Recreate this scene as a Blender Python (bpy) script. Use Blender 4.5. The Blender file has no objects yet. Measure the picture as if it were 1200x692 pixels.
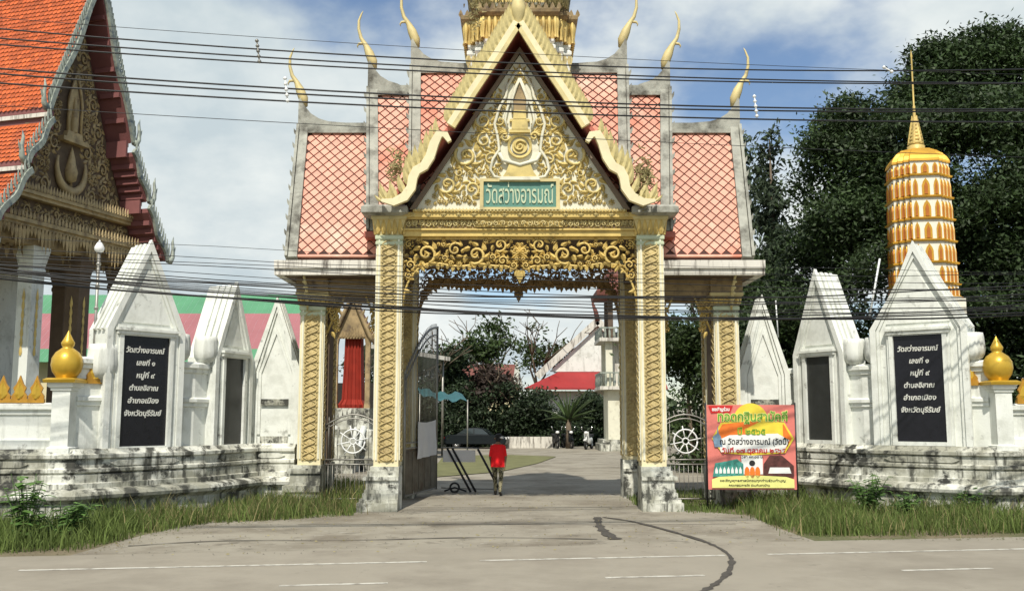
import bpy, bmesh, math, random
import numpy as np
from mathutils import Vector, Matrix, Quaternion

# ------------------------------------------------------------------ camera, sky, sun, exposure
sc = bpy.context.scene
COL = bpy.context.collection
F_PX, EYE, TH = 1150.0, 2.2, math.atan(142 / 1150)
cam_d = bpy.data.cameras.new('camera')
cam = bpy.data.objects.new('camera', cam_d)
COL.objects.link(cam)
cam.location = (0, 0, EYE)
cam.rotation_euler = (math.radians(90) + TH, 0, 0)
cam_d.sensor_width = 36
cam_d.lens = F_PX / 1200 * 36
cam_d.clip_end = 3000
sc.camera = cam
SUN_AZ, SUN_EL = math.radians(5), math.radians(52)     # azimuth: left of straight behind the camera
sun_dir = Vector((-math.sin(SUN_AZ) * math.cos(SUN_EL), -math.cos(SUN_AZ) * math.cos(SUN_EL), math.sin(SUN_EL)))
sl = bpy.data.lights.new('sun', 'SUN')
sl.energy = 4.6
sl.angle = math.radians(0.6)
sl.color = (1.0, 0.945, 0.84)
so = bpy.data.objects.new('sun', sl)
COL.objects.link(so)
so.rotation_euler = sun_dir.to_track_quat('Z', 'Y').to_euler()
so.location = (-8, -12, 40)
world = bpy.data.worlds.new('World')
sc.world = world
world.use_nodes = True


def build_world():
    nt = world.node_tree
    nt.nodes.clear()
    N = nt.nodes.new
    L = nt.links.new
    out = N('ShaderNodeOutputWorld')
    bg = N('ShaderNodeBackground')
    bg.inputs["Strength"].default_value = 0.13
    sky = N('ShaderNodeTexSky')
    sky.sky_type = 'NISHITA'
    sky.sun_disc = False
    sky.sun_elevation = SUN_EL
    sky.sun_rotation = math.atan2(sun_dir.x, sun_dir.y)
    sky.air_density = 1.0
    sky.dust_density = 0.6
    sky.ozone_density = 2.0
    # cloud deck: noise on the point where the view direction meets a flat layer
    tc = N('ShaderNodeTexCoord')
    sep = N('ShaderNodeSeparateXYZ')
    L(tc.outputs['Generated'], sep.inputs[0])

    def mth(op, a, b=None, c=None):
        m = N('ShaderNodeMath')
        m.operation = op
        for i, v in enumerate((a, b, c)):
            if v is None:
                continue
            if isinstance(v, (int, float)):
                m.inputs[i].default_value = v
            else:
                L(v, m.inputs[i])
        return m.outputs[0]
    zz = mth('MAXIMUM', mth('ADD', sep.outputs[2], 0.36), 0.05)
    px = mth('DIVIDE', sep.outputs[0], zz)
    py = mth('DIVIDE', sep.outputs[1], zz)
    comb = N('ShaderNodeCombineXYZ')
    L(px, comb.inputs[0]); L(py, comb.inputs[1])
    comb.inputs[2].default_value = CLOUD_SEED

    def noise(scale, detail, rough, vec):
        n = N('ShaderNodeTexNoise')
        n.inputs['Scale'].default_value = scale
        n.inputs['Detail'].default_value = detail
        n.inputs['Roughness'].default_value = rough
        L(vec, n.inputs['Vector'])
        return n.outputs['Fac']
    n1 = noise(1.5, 7, 0.52, comb.outputs[0])
    off = N('ShaderNodeVectorMath')
    off.operation = 'ADD'
    off.inputs[1].default_value = (7.3, 2.1, 4.0)
    L(comb.outputs[0], off.inputs[0])
    n2 = noise(2.2, 6, 0.6, off.outputs[0])
    dens = mth('ADD', n1, mth('MULTIPLY', px, -0.06))
    mr = N('ShaderNodeMapRange')
    mr.interpolation_type = 'SMOOTHSTEP'
    mr.inputs['From Min'].default_value = CLOUD_LO
    mr.inputs['From Max'].default_value = CLOUD_HI
    L(dens, mr.inputs['Value'])
    shade = N('ShaderNodeMapRange')
    shade.inputs['From Min'].default_value = 0.36
    shade.inputs['From Max'].default_value = 0.62
    L(n2, shade.inputs['Value'])
    cc = N('ShaderNodeMix')
    cc.data_type = 'RGBA'
    cc.inputs['A'].default_value = (4.5, 5.2, 5.5, 1)
    cc.inputs['B'].default_value = (7.0, 7.3, 7.1, 1)
    L(shade.outputs[0], cc.inputs['Factor'])
    mx = N('ShaderNodeMix')
    mx.data_type = 'RGBA'
    L(mr.outputs[0], mx.inputs['Factor'])
    L(sky.outputs[0], mx.inputs['A'])
    L(cc.outputs['Result'], mx.inputs['B'])
    L(mx.outputs['Result'], bg.inputs['Color'])
    L(bg.outputs[0], out.inputs[0])


CLOUD_SEED, CLOUD_LO, CLOUD_HI = 4.4, 0.43, 0.55
build_world()
sc.view_settings.view_transform = 'Standard'
sc.view_settings.look = 'None'
sc.view_settings.exposure = 0.0
sc.view_settings.gamma = 1.0
sc.view_settings.use_curve_mapping = False
sc.render.engine = 'CYCLES'
sc.cycles.use_denoising = True
sc.cycles.max_bounces = 6

R = math.radians
rng = random.Random(7)
nrng = np.random.default_rng(11)


# ------------------------------------------------------------------ pixel -> place
def at(px, py, Y):
    u = (px - 600) / F_PX
    v = (346 - py) / F_PX
    ry = math.cos(TH) - v * math.sin(TH)
    rz = math.sin(TH) + v * math.cos(TH)
    t = Y / ry
    return Vector((u * t, Y, EYE + rz * t))


def gnd(px, py, z=0.0):
    u = (px - 600) / F_PX
    v = (346 - py) / F_PX
    ry = math.cos(TH) - v * math.sin(TH)
    rz = math.sin(TH) + v * math.cos(TH)
    t = (z - EYE) / rz
    return Vector((u * t, ry * t, z))


# ------------------------------------------------------------------ materials
MATS = {}


def mat(name, col, rough=0.7, metal=0.0, var=0.12, vscale=2.5, stain=None, bump=0.0, bscale=20.0, island=0.0,
        spec=0.4, streak=None, trans=0.0):
    m = bpy.data.materials.new(name)
    MATS[name] = m
    m.use_nodes = True
    nt = m.node_tree
    N = nt.nodes.new
    L = nt.links.new
    b = nt.nodes['Principled BSDF']
    b.inputs['Roughness'].default_value = rough
    b.inputs['Metallic'].default_value = metal
    b.inputs['Specular IOR Level'].default_value = spec
    tc = N('ShaderNodeTexCoord')
    co = tc.outputs['Object']

    def noise(scale, vec=co, detail=5, rgh=0.6):
        n = N('ShaderNodeTexNoise')
        n.inputs['Scale'].default_value = scale
        n.inputs['Detail'].default_value = detail
        n.inputs['Roughness'].default_value = rgh
        L(vec, n.inputs['Vector'])
        return n.outputs['Fac']

    def mix(fac, a, bb, blend='MIX'):
        x = N('ShaderNodeMix')
        x.data_type = 'RGBA'
        x.blend_type = blend
        if isinstance(fac, float):
            x.inputs['Factor'].default_value = fac
        else:
            L(fac, x.inputs['Factor'])
        for s, v in (('A', a), ('B', bb)):
            if isinstance(v, tuple):
                x.inputs[s].default_value = (*v[:3], 1)
            else:
                L(v, x.inputs[s])
        return x.outputs['Result']

    def rng_(v, a, c):
        r = N('ShaderNodeMapRange')
        r.inputs['From Min'].default_value = a
        r.inputs['From Max'].default_value = c
        L(v, r.inputs['Value'])
        return r.outputs[0]
    lo = tuple(max(0, c * (1 - var)) for c in col)
    hi = tuple(min(1, c * (1 + var)) for c in col)
    c = mix(rng_(noise(vscale), 0.3, 0.7), lo, hi)
    if island:
        g = N('ShaderNodeNewGeometry')
        oi = N('ShaderNodeObjectInfo')
        add = N('ShaderNodeMath'); add.operation = 'ADD'
        L(g.outputs['Random Per Island'], add.inputs[0]); L(oi.outputs['Random'], add.inputs[1])
        fr = N('ShaderNodeMath'); fr.operation = 'FRACT'
        L(add.outputs[0], fr.inputs[0])
        hs = N('ShaderNodeHueSaturation')
        vv = N('ShaderNodeMapRange')
        vv.inputs['To Min'].default_value = 1 - island
        vv.inputs['To Max'].default_value = 1 + island
        L(fr.outputs[0], vv.inputs['Value'])
        L(vv.outputs[0], hs.inputs['Value'])
        L(c, hs.inputs['Color'])
        c = hs.outputs[0]
    if stain:
        for (scol, sscale, a, d) in stain:
            c = mix(rng_(noise(sscale, detail=8, rgh=0.65), a, d), c, scol)
    if streak:
        scol, sx, szc, a, d = streak
        mp = N('ShaderNodeMapping')
        mp.inputs['Scale'].default_value = (sx, sx, szc)
        L(co, mp.inputs['Vector'])
        c = mix(rng_(noise(1.0, mp.outputs[0], 6, 0.7), a, d), c, scol)
    L(c, b.inputs['Base Color'])
    if trans:
        b.inputs['Transmission Weight'].default_value = 0
        tr = N('ShaderNodeBsdfTranslucent')
        L(c, tr.inputs['Color'])
        ms = N('ShaderNodeMixShader')
        ms.inputs[0].default_value = trans
        L(b.outputs[0], ms.inputs[1]); L(tr.outputs[0], ms.inputs[2])
        L(ms.outputs[0], nt.nodes['Material Output'].inputs[0])
    if bump:
        bp = N('ShaderNodeBump')
        bp.inputs['Strength'].default_value = bump
        bp.inputs['Distance'].default_value = 0.03
        L(noise(bscale, detail=6), bp.inputs['Height'])
        L(bp.outputs[0], b.inputs['Normal'])
    return m


GRIME = (0.07, 0.07, 0.06)
mat('gold', (0.62, 0.455, 0.15), 0.5, 0.12, 0.2, 3, stain=[((0.22, 0.16, 0.07), 2.2, 0.56, 0.8)])
mat('carve', (0.52, 0.41, 0.19), 0.6, 0.05, 0.2, 3, stain=[((0.25, 0.18, 0.09), 2.0, 0.52, 0.75)])
mat('ped_gold', (0.60, 0.475, 0.18), 0.5, 0.1, 0.2, 3, stain=[((0.25, 0.2, 0.1), 2.2, 0.54, 0.78)])
mat('gold_bright', (0.58, 0.37, 0.045), 0.34, 0.4, 0.12, 3)
mat('gold_orange', (0.50, 0.26, 0.035), 0.45, 0.3, 0.2, 5)
mat('gold_pale', (0.60, 0.50, 0.24), 0.6, 0.05, 0.15, 3, stain=[((0.2, 0.17, 0.11), 2.5, 0.58, 0.8)])
mat('cream', (0.74, 0.66, 0.42), 0.6, 0, 0.1, 2, stain=[((0.32, 0.27, 0.17), 2.0, 0.58, 0.82)])
mat('panel_white', (0.72, 0.70, 0.56), 0.7, 0, 0.08, 2, stain=[((0.4, 0.36, 0.25), 2.4, 0.55, 0.8)])
mat('gold_shaded', (0.30, 0.20, 0.09), 0.6, 0.15, 0.25, 3)  # gold darkened for the rear valance, its unlit look put into the colour
mat('gold_aged', (0.34, 0.25, 0.13), 0.7, 0.1, 0.3, 2, stain=[((0.10, 0.07, 0.05), 3, 0.5, 0.7)])
mat('carve_bed', (0.13, 0.09, 0.055), 0.8, 0, 0.3, 3)
mat('hall_gold', (0.46, 0.35, 0.18), 0.6, 0.1, 0.3, 2, stain=[((0.18, 0.12, 0.07), 2.5, 0.52, 0.72)])
mat('shaft_ground', (0.50, 0.40, 0.18), 0.6, 0.1, 0.15, 3)
mat('plaster', (0.74, 0.755, 0.70), 0.78, 0, 0.05, 1.2,
    stain=[((0.46, 0.47, 0.41), 1.1, 0.50, 0.74), ((0.20, 0.20, 0.17), 3.2, 0.60, 0.74)],
    streak=((0.34, 0.345, 0.30), 2.6, 0.5, 0.54, 0.80), bump=0.2, bscale=14)
mat('plaster_dirty', (0.70, 0.70, 0.62), 0.88, 0, 0.1, 1.5,
    stain=[((0.33, 0.325, 0.26), 1.0, 0.40, 0.56), ((0.055, 0.055, 0.047), 2.2, 0.51, 0.60)],
    streak=((0.085, 0.085, 0.07), 4.5, 0.55, 0.50, 0.62), bump=0.45, bscale=9)
mat('cement', (0.36, 0.36, 0.31), 0.9, 0, 0.2, 3, stain=[((0.09, 0.085, 0.07), 1.8, 0.46, 0.66)], bump=0.4, bscale=8)
mat('fascia', (0.66, 0.63, 0.56), 0.8, 0, 0.1, 2, streak=((0.14, 0.12, 0.10), 6, 0.8, 0.50, 0.66))
mat('pink_tile', (0.70, 0.33, 0.235), 0.6, 0, 0.08, 1.5, stain=[((0.60, 0.19, 0.115), 0.6, 0.50, 0.66), ((0.76, 0.52, 0.40), 0.9, 0.52, 0.72)], island=0.13)
mat('tile_bed', (0.085, 0.04, 0.032), 0.9)
mat('maroon', (0.44, 0.135, 0.10), 0.7, 0, 0.15, 3)
mat('ubosot_maroon', (0.22, 0.085, 0.08), 0.7, 0, 0.15, 1)
mat('orange_tile', (0.50, 0.10, 0.022), 0.45, 0, 0.15, 0.8, island=0.28, spec=0.4, stain=[((0.30, 0.07, 0.03), 0.9, 0.56, 0.75)])
mat('orange_bed', (0.14, 0.035, 0.02), 0.9)
mat('naga_grey', (0.34, 0.37, 0.31), 0.6, 0.1, 0.25, 5, stain=[((0.10, 0.13, 0.15), 3, 0.5, 0.65)])
mat('teal_sign', (0.10, 0.235, 0.19), 0.5, 0, 0.15, 6)
mat('rafter', (0.20, 0.155, 0.11), 0.8)
mat('crest_khaki', (0.50, 0.42, 0.19), 0.6, 0.05, 0.2, 4, stain=[((0.26, 0.21, 0.11), 3, 0.52, 0.75)])
mat('ring_green', (0.50, 0.55, 0.38), 0.6, 0, 0.1, 3)
mat('black_stone', (0.010, 0.010, 0.014), 0.22, 0, 0.2, 8, spec=0.35)
mat('grey_stone', (0.032, 0.034, 0.032), 0.3, 0, 0.2, 4, spec=0.4)
mat('letter', (0.66, 0.66, 0.6), 0.6)
mat('letter_gold', (0.50, 0.56, 0.38), 0.6)
mat('road', (0.305, 0.275, 0.218), 0.9, 0, 0.08, 0.5, stain=[((0.21, 0.185, 0.145), 0.5, 0.48, 0.72), ((0.17, 0.15, 0.12), 2.5, 0.62, 0.74)],
    streak=((0.225, 0.20, 0.155), 0.22, 1, 0.48, 0.70), bump=0.15, bscale=40)
mat('drive', (0.295, 0.268, 0.212), 0.92, 0, 0.1, 0.6, stain=[((0.185, 0.16, 0.12), 0.45, 0.46, 0.64), ((0.12, 0.105, 0.08), 1.5, 0.57, 0.70), ((0.36, 0.34, 0.29), 3.5, 0.60, 0.70)],
    bump=0.25, bscale=30)
mat('earth', (0.17, 0.14, 0.085), 0.95, 0, 0.25, 0.8, stain=[((0.08, 0.10, 0.03), 0.6, 0.45, 0.6)], bump=0.4, bscale=12)
mat('lawn', (0.15, 0.15, 0.062), 0.95, 0, 0.2, 1.2)
mat('paint_line', (0.56, 0.54, 0.47), 0.8, 0, 0.1, 3, stain=[((0.29, 0.265, 0.22), 5, 0.46, 0.62)])
mat('tar', (0.07, 0.062, 0.052), 0.9, 0, 0.3, 6)
mat('grass', (0.125, 0.172, 0.042), 0.8, 0, 0.25, 1.2, island=0.35, trans=0.3)
mat('grass_dry', (0.30, 0.26, 0.12), 0.85, 0, 0.25, 1.2, island=0.3, trans=0.3)
mat('weed', (0.10, 0.19, 0.045), 0.6, 0, 0.2, 2, island=0.35, trans=0.25)
mat('leaf_dark', (0.034, 0.060, 0.017), 0.6, 0, 0.35, 0.35, island=0.45, trans=0.2)
mat('leaf_shaded', (0.020, 0.036, 0.012), 0.65, 0, 0.35, 0.5, island=0.45, trans=0.1)  # foliage green darkened so the deep shade beyond the arch sits in the colour
mat('leaf_mid', (0.045, 0.075, 0.02), 0.6, 0, 0.3, 0.5, island=0.4, trans=0.25)
mat('leaf_pine', (0.042, 0.062, 0.032), 0.75, 0, 0.3, 0.5, island=0.35, trans=0.15)
mat('leaf_red', (0.045, 0.03, 0.022), 0.7, 0, 0.3, 0.6, island=0.35, trans=0.2)
mat('bark', (0.13, 0.10, 0.07), 0.95, 0, 0.3, 6, bump=0.5, bscale=9)
mat('cable', (0.012, 0.012, 0.013), 0.5)
mat('steel', (0.30, 0.29, 0.26), 0.45, 0.6, 0.2, 4)
mat('iron_dark', (0.03, 0.03, 0.032), 0.5, 0.3)
mat('iron_panel', (0.17, 0.15, 0.115), 0.55, 0.4, 0.3, 3, stain=[((0.10, 0.06, 0.03), 2, 0.5, 0.7)])
mat('cloth', (0.72, 0.72, 0.72), 0.85, 0, 0.06, 2)
mat('glazed_white', (0.78, 0.79, 0.77), 0.3, 0, 0.05, 4)
mat('red_roof', (0.30, 0.022, 0.022), 0.6, 0, 0.15, 0.6)
mat('brown_roof', (0.17, 0.06, 0.045), 0.7, 0, 0.2, 0.6)
mat('far_green_roof', (0.09, 0.27, 0.14), 0.6, 0, 0.1, 0.6)
mat('far_red_roof', (0.34, 0.13, 0.14), 0.6, 0, 0.1, 0.6)
mat('shed_green', (0.16, 0.22, 0.18), 0.6, 0, 0.2, 1)
mat('teal_tarp', (0.03, 0.12, 0.13), 0.6, 0, 0.2, 1)
mat('interior_shade', (0.03, 0.028, 0.025), 0.9)
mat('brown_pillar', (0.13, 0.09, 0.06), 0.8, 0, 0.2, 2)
mat('purple_pillar', (0.11, 0.05, 0.07), 0.6)
mat('stupa_white', (0.78, 0.74, 0.62), 0.6, 0, 0.06, 2)
mat('stupa_orange', (0.47, 0.15, 0.025), 0.45, 0.2, 0.2, 3)
mat('stupa_gold', (0.62, 0.34, 0.04), 0.38, 0.35, 0.15, 3)
mat('car_paint', (0.010, 0.014, 0.016), 0.4, 0.0, 0.1, 2, spec=0.25)
mat('glass', (0.03, 0.04, 0.042), 0.06, 0, 0.1, 2, spec=0.8)
mat('rubber', (0.015, 0.015, 0.015), 0.85)
mat('chrome', (0.6, 0.6, 0.6), 0.2, 0.9)
mat('lamp_white', (0.8, 0.8, 0.78), 0.25)
mat('tail_red', (0.35, 0.01, 0.01), 0.3)
mat('skin', (0.20, 0.11, 0.065), 0.55)
mat('hair', (0.012, 0.010, 0.009), 0.6)
mat('red_shirt', (0.86, 0.025, 0.03), 0.9, 0, 0.08, 6, spec=0.1)
mat('camo', (0.22, 0.20, 0.12), 0.9, 0, 0.2, 9, stain=[((0.035, 0.035, 0.02), 11, 0.5, 0.54), ((0.36, 0.33, 0.25), 14, 0.60, 0.63)])
mat('shoe', (0.03, 0.026, 0.022), 0.7)
mat('red_cloth', (0.30, 0.028, 0.014), 0.8, 0, 0.15, 3)
# banner inks
mat('ink_pink', (0.70, 0.20, 0.165), 0.45, 0, 0.10, 3)
mat('ink_orange', (0.85, 0.19, 0.025), 0.45, 0, 0.2, 4)
mat('ink_yellow', (0.80, 0.62, 0.06), 0.45, 0, 0.15, 4)
mat('ink_paleyellow', (0.80, 0.78, 0.26), 0.45, 0, 0.08, 4)
mat('ink_green', (0.10, 0.33, 0.03), 0.45, 0, 0.2, 4)
mat('ink_teal', (0.06, 0.27, 0.22), 0.45, 0, 0.5, 16)
mat('ink_brown', (0.10, 0.035, 0.03), 0.45, 0, 0.4, 10)
mat('ink_white', (0.80, 0.80, 0.76), 0.45, 0, 0.08, 6)
mat('ink_black', (0.02, 0.02, 0.02), 0.45)
mat('ink_red', (0.55, 0.02, 0.02), 0.45)
mat('ink_blue', (0.16, 0.25, 0.34), 0.45, 0, 0.3, 10)


# ------------------------------------------------------------------ mesh builder
class MB:
    def __init__(self):
        self.v, self.f, self.m, self.s = [], [], [], []

    def add(self, vs, fs, mi=0, sm=False):
        o = len(self.v)
        self.v.extend([tuple(p) for p in vs])
        for f in fs:
            self.f.append(tuple(i + o for i in f))
            self.m.append(mi)
            self.s.append(sm)

    def box(self, x0, x1, y0, y1, z0, z1, mi=0):
        vs = [(x0, y0, z0), (x1, y0, z0), (x1, y1, z0), (x0, y1, z0), (x0, y0, z1), (x1, y0, z1), (x1, y1, z1), (x0, y1, z1)]
        self.add(vs, [(0, 3, 2, 1), (4, 5, 6, 7), (0, 1, 5, 4), (1, 2, 6, 5), (2, 3, 7, 6), (3, 0, 4, 7)], mi)

    def beam(self, a, b, w, h, up=(0, 0, 1), mi=0):
        a, b = Vector(a), Vector(b)
        d = (b - a).normalized()
        s = d.cross(Vector(up))
        if s.length < 1e-5:
            s = d.cross(Vector((1, 0, 0)))
        s.normalize()
        u = s.cross(d)
        vs = []
        for p in (a, b):
            for sx, sy in ((-1, -1), (1, -1), (1, 1), (-1, 1)):
                vs.append(p + s * (sx * w / 2) + u * (sy * h / 2))
        self.add(vs, [(0, 1, 2, 3), (7, 6, 5, 4), (0, 4, 5, 1), (1, 5, 6, 2), (2, 6, 7, 3), (3, 7, 4, 0)], mi)

    def prism(self, poly, M, w0, w1, mi=0):
        n = len(poly)
        vs = [M(u, v, w0) for u, v in poly] + [M(u, v, w1) for u, v in poly]
        fs = [tuple(range(n))[::-1], tuple(range(n, 2 * n))]
        fs += [(i, (i + 1) % n, n + (i + 1) % n, n + i) for i in range(n)]
        self.add(vs, fs, mi)

    def loft(self, plan, prof, c=(0, 0), mi=0, sm=False, cap=True):
        n = len(plan)
        vs = []
        for s, z in prof:
            if isinstance(s, tuple):
                vs += [(c[0] + x * s[0], c[1] + y * s[1], z) for x, y in plan]
            else:
                vs += [(c[0] + x * s, c[1] + y * s, z) for x, y in plan]
        fs = []
        for k in range(len(prof) - 1):
            for i in range(n):
                j = (i + 1) % n
                fs.append((k * n + i, k * n + j, (k + 1) * n + j, (k + 1) * n + i))
        self.add(vs, fs, mi, sm)
        if cap:
            o = len(vs)
            self.add(vs[-n:], [tuple(range(n))], mi)
            self.add(vs[:n], [tuple(range(n))[::-1]], mi)

    def lathe(self, prof, n=16, c=(0, 0), mi=0, sm=True, cap=True):
        self.loft([(math.cos(2 * math.pi * i / n), math.sin(2 * math.pi * i / n)) for i in range(n)], prof, c, mi, sm, cap)

    def tube(self, path, r, n=5, mi=0, sm=True, cap=True):
        P = [Vector(p) for p in path]
        rr = r if isinstance(r, (list, tuple)) else [r] * len(P)
        vs = []
        ref = None
        for i, p in enumerate(P):
            d = (P[min(i + 1, len(P) - 1)] - P[max(i - 1, 0)])
            if d.length < 1e-9:
                d = Vector((0, 0, 1))
            d.normalize()
            if ref is None:
                ref = d.orthogonal().normalized()
            ref = (ref - d * ref.dot(d))
            if ref.length < 1e-6:
                ref = d.orthogonal()
            ref.normalize()
            b = d.cross(ref)
            for k in range(n):
                a = 2 * math.pi * k / n
                vs.append(p + (ref * math.cos(a) + b * math.sin(a)) * rr[i])
        fs = []
        for i in range(len(P) - 1):
            for k in range(n):
                j = (k + 1) % n
                fs.append((i * n + k, i * n + j, (i + 1) * n + j, (i + 1) * n + k))
        if cap:
            fs.append(tuple(range(n))[::-1])
            fs.append(tuple(range((len(P) - 1) * n, len(P) * n)))
        self.add(vs, fs, mi, sm)

    def flame(self, M, u, v, ang, L, W, h=0.05, curl=0.6, mi=0, base=0.0):
        """a kranok leaf: curved pointed leaf with a raised rib"""
        st = [(0, 0.28), (0.25, 0.5), (0.55, 0.38), (0.8, 0.17), (1.0, 0.0)]
        vs = []
        for t, hw in st:
            a = ang + curl * t * t
            cu, cv = u + math.cos(ang + curl * t * 0.5) * L * t, v + math.sin(ang + curl * t * 0.5) * L * t
            nx, ny = -math.sin(a), math.cos(a)
            rib = h * (1 - t * 0.6)
            vs += [M(cu + nx * hw * W, cv + ny * hw * W, base), M(cu, cv, base + rib), M(cu - nx * hw * W, cv - ny * hw * W, base)]
        fs = []
        for k in range(4):
            a, b = k * 3, k * 3 + 3
            fs += [(a, b, b + 1, a + 1), (a + 1, b + 1, b + 2, a + 2)]
        self.add(vs, fs, mi)

    def spiral(self, M, cu, cv, r, turns=1.6, a0=0.0, sg=1, rad=0.03, w=0.03, mi=0, n=18):
        pts = []
        for i in range(n + 1):
            t = i / n
            a = a0 + sg * t * turns * 2 * math.pi
            rr = r * (1 - 0.88 * t)
            pts.append(M(cu + math.cos(a) * rr, cv + math.sin(a) * rr, w + 0.02 * t))
        self.tube(pts, [rad * (1 - 0.3 * i / n) for i in range(n + 1)], 5, mi)

    def scroll(self, M, cu, cv, r, a0, sg, mi=0, w=0.0, k=7):
        self.spiral(M, cu, cv, r * 0.80, 1.35, a0, sg, r * 0.11 + 0.007, w + 0.03, mi, n=max(10, int(12 + r * 20)))
        for i in range(k):
            a = a0 + sg * i * 2 * math.pi / k
            self.flame(M, cu + math.cos(a) * r * 0.72, cv + math.sin(a) * r * 0.72, a + sg * 0.7, r * 0.74, r * 0.46, 0.05 + r * 0.12, sg * 1.1, mi, w)
        for i in range(3):
            self.flame(M, cu, cv, a0 + 1.0 + i * 2.1, r * 0.42, r * 0.3, 0.09, sg * 0.8, mi, w)

    def build(self, name, mats, parent=None, loc=None, kind=None, label=None, cat=None, group=None):
        me = bpy.data.meshes.new(name)
        me.from_pydata(self.v, [], self.f)
        if isinstance(mats, str):
            mats = [mats]
        for mm in mats:
            me.materials.append(MATS[mm])
        me.polygons.foreach_set('material_index', self.m)
        me.polygons.foreach_set('use_smooth', self.s)
        bm = bmesh.new()
        bm.from_mesh(me)
        bmesh.ops.recalc_face_normals(bm, faces=bm.faces)
        bm.to_mesh(me)
        bm.free()
        return place(name, me, parent, loc, kind, label, cat, group)


def place(name, me, parent=None, loc=None, kind=None, label=None, cat=None, group=None):
    o = bpy.data.objects.new(name, me)
    COL.objects.link(o)
    if parent:
        o.parent = parent
    if loc is not None:
        o.location = loc
    tag(o, label, cat, group, kind)
    return o


def tag(o, label=None, cat=None, group=None, kind=None):
    for k, v in (('label', label), ('category', cat), ('group', group), ('kind', kind)):
        if v:
            o[k] = v
    return o


def thing(name, label, cat, loc=(0, 0, 0), rz=0.0, group=None):
    o = bpy.data.objects.new(name, None)
    o.empty_display_size = 0.2
    COL.objects.link(o)
    o.location = loc
    o.rotation_euler = (0, 0, rz)
    return tag(o, label, cat, group)


def clone(src, parent=None, loc=None, rot=None, scale=None):
    c = src.copy()
    COL.objects.link(c)
    if parent:
        c.parent = parent
    if loc is not None:
        c.location = loc
    if rot is not None:
        c.rotation_euler = rot
    if scale is not None:
        c.scale = scale
    return c


def np_mesh(name, V, Fq, matname, nv=4):
    """fast mesh from numpy arrays: faces all have nv corners"""
    me = bpy.data.meshes.new(name)
    nF = len(Fq)
    me.vertices.add(len(V))
    me.vertices.foreach_set('co', V.astype(np.float32).ravel())
    me.loops.add(nF * nv)
    me.loops.foreach_set('vertex_index', Fq.astype(np.int32).ravel())
    me.polygons.add(nF)
    me.polygons.foreach_set('loop_start', np.arange(0, nF * nv, nv, dtype=np.int32))
    me.polygons.foreach_set('loop_total', np.full(nF, nv, dtype=np.int32))
    me.update(calc_edges=True)
    me.materials.append(MATS[matname])
    return me


def text_mesh(body, size, extrude=0.006, bold=0.0, shear=0.0, align='CENTER', spacing=1.0, line=1.0):
    cu = bpy.data.curves.new('lettering', 'FONT')
    cu.body = body
    cu.size = size
    cu.extrude = extrude
    cu.offset = bold
    cu.shear = shear
    cu.align_x = align
    cu.align_y = 'CENTER'
    cu.space_character = spacing
    cu.space_line = line
    cu.resolution_u = 3
    o = bpy.data.objects.new('lettering', cu)
    COL.objects.link(o)
    bpy.context.view_layer.update()
    me = bpy.data.meshes.new_from_object(o.evaluated_get(bpy.context.evaluated_depsgraph_get()))
    bpy.data.objects.remove(o)
    return me


def lettering(name, body, size, parent, loc, matname, fit_w=None, **kw):
    """upright text facing -y of the parent, optionally squeezed to a width"""
    me = text_mesh(body, size, **kw)
    me.materials.clear()
    me.materials.append(MATS[matname])
    o = place(name, me, parent, loc)
    o.rotation_euler = (R(90), 0, 0)
    if fit_w:
        xs = [v.co.x for v in me.vertices]
        w = max(xs) - min(xs)
        o.scale = (fit_w / w, 1, 1)
    return o


def pack(inside, bbox, radii, tries, seed):
    r = random.Random(seed)
    out = []
    for rad in radii:
        for _ in range(tries):
            u, v = r.uniform(bbox[0], bbox[1]), r.uniform(bbox[2], bbox[3])
            if not inside(u, v, rad):
                continue
            if any((u - a) ** 2 + (v - b) ** 2 < (rad + c) ** 2 * 0.9 for a, b, c in out):
                continue
            out.append((u, v, rad))
    return out


SQ = [(-1, -1), (1, -1), (1, 1), (-1, 1)]


def redent(n=2, d=0.16):
    """square plan with stepped corners"""
    q = []
    pts = []
    a = 1.0
    for i in range(n + 1):
        pts.append((1 - i * d, 1 - (n - i) * d))
    quad = []
    for i, (x, y) in enumerate(pts):
        if i:
            quad.append((pts[i][0], pts[i - 1][1]) if False else (pts[i - 1][0] - d, pts[i - 1][1]))
        quad.append((x, y))
    # walk corner (+,+) from x-side to y-side, then rotate
    out = []
    for k in range(4):
        ca, sa = (1, 0, -1, 0)[k], (0, 1, 0, -1)[k]
        for x, y in quad:
            out.append((x * ca - y * sa, x * sa + y * ca))
    return out


RED = redent()

# ------------------------------------------------------------------ ground, road, drive
RS = 0.148                                     # the road runs a little askew to the gate


def flat(name, pts, z, matname, kind='structure', parent=None):
    mb = MB()
    mb.add([(p[0], p[1], z) for p in pts], [tuple(range(len(pts)))])
    return mb.build(name, matname, parent, kind=kind)


flat('ground', [(-900, -900), (900, -900), (900, 1500), (-900, 1500)], 0.0, 'earth')
flat('road', [(-150, 17.1 - 150 * RS - 16), (150, 17.1 + 150 * RS - 16), (150, 17.1 + 150 * RS), (-150, 17.1 - 150 * RS)], 0.008, 'road')
road = bpy.data.objects['road']
rdv = Vector((1, RS, 0)).normalized()
rnv = Vector((-rdv.y, rdv.x, 0))


def stripe(name, x0, x1, y_at0, w, z=0.012, broken=None):
    a, b = Vector((x0, y_at0 + RS * x0, z)), Vector((x1, y_at0 + RS * x1, z))
    mb = MB()
    mb.add([a - rnv * w / 2, b - rnv * w / 2, b + rnv * w / 2, a + rnv * w / 2], [(0, 1, 2, 3)])
    return mb.build(name, 'paint_line', road)


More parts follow.
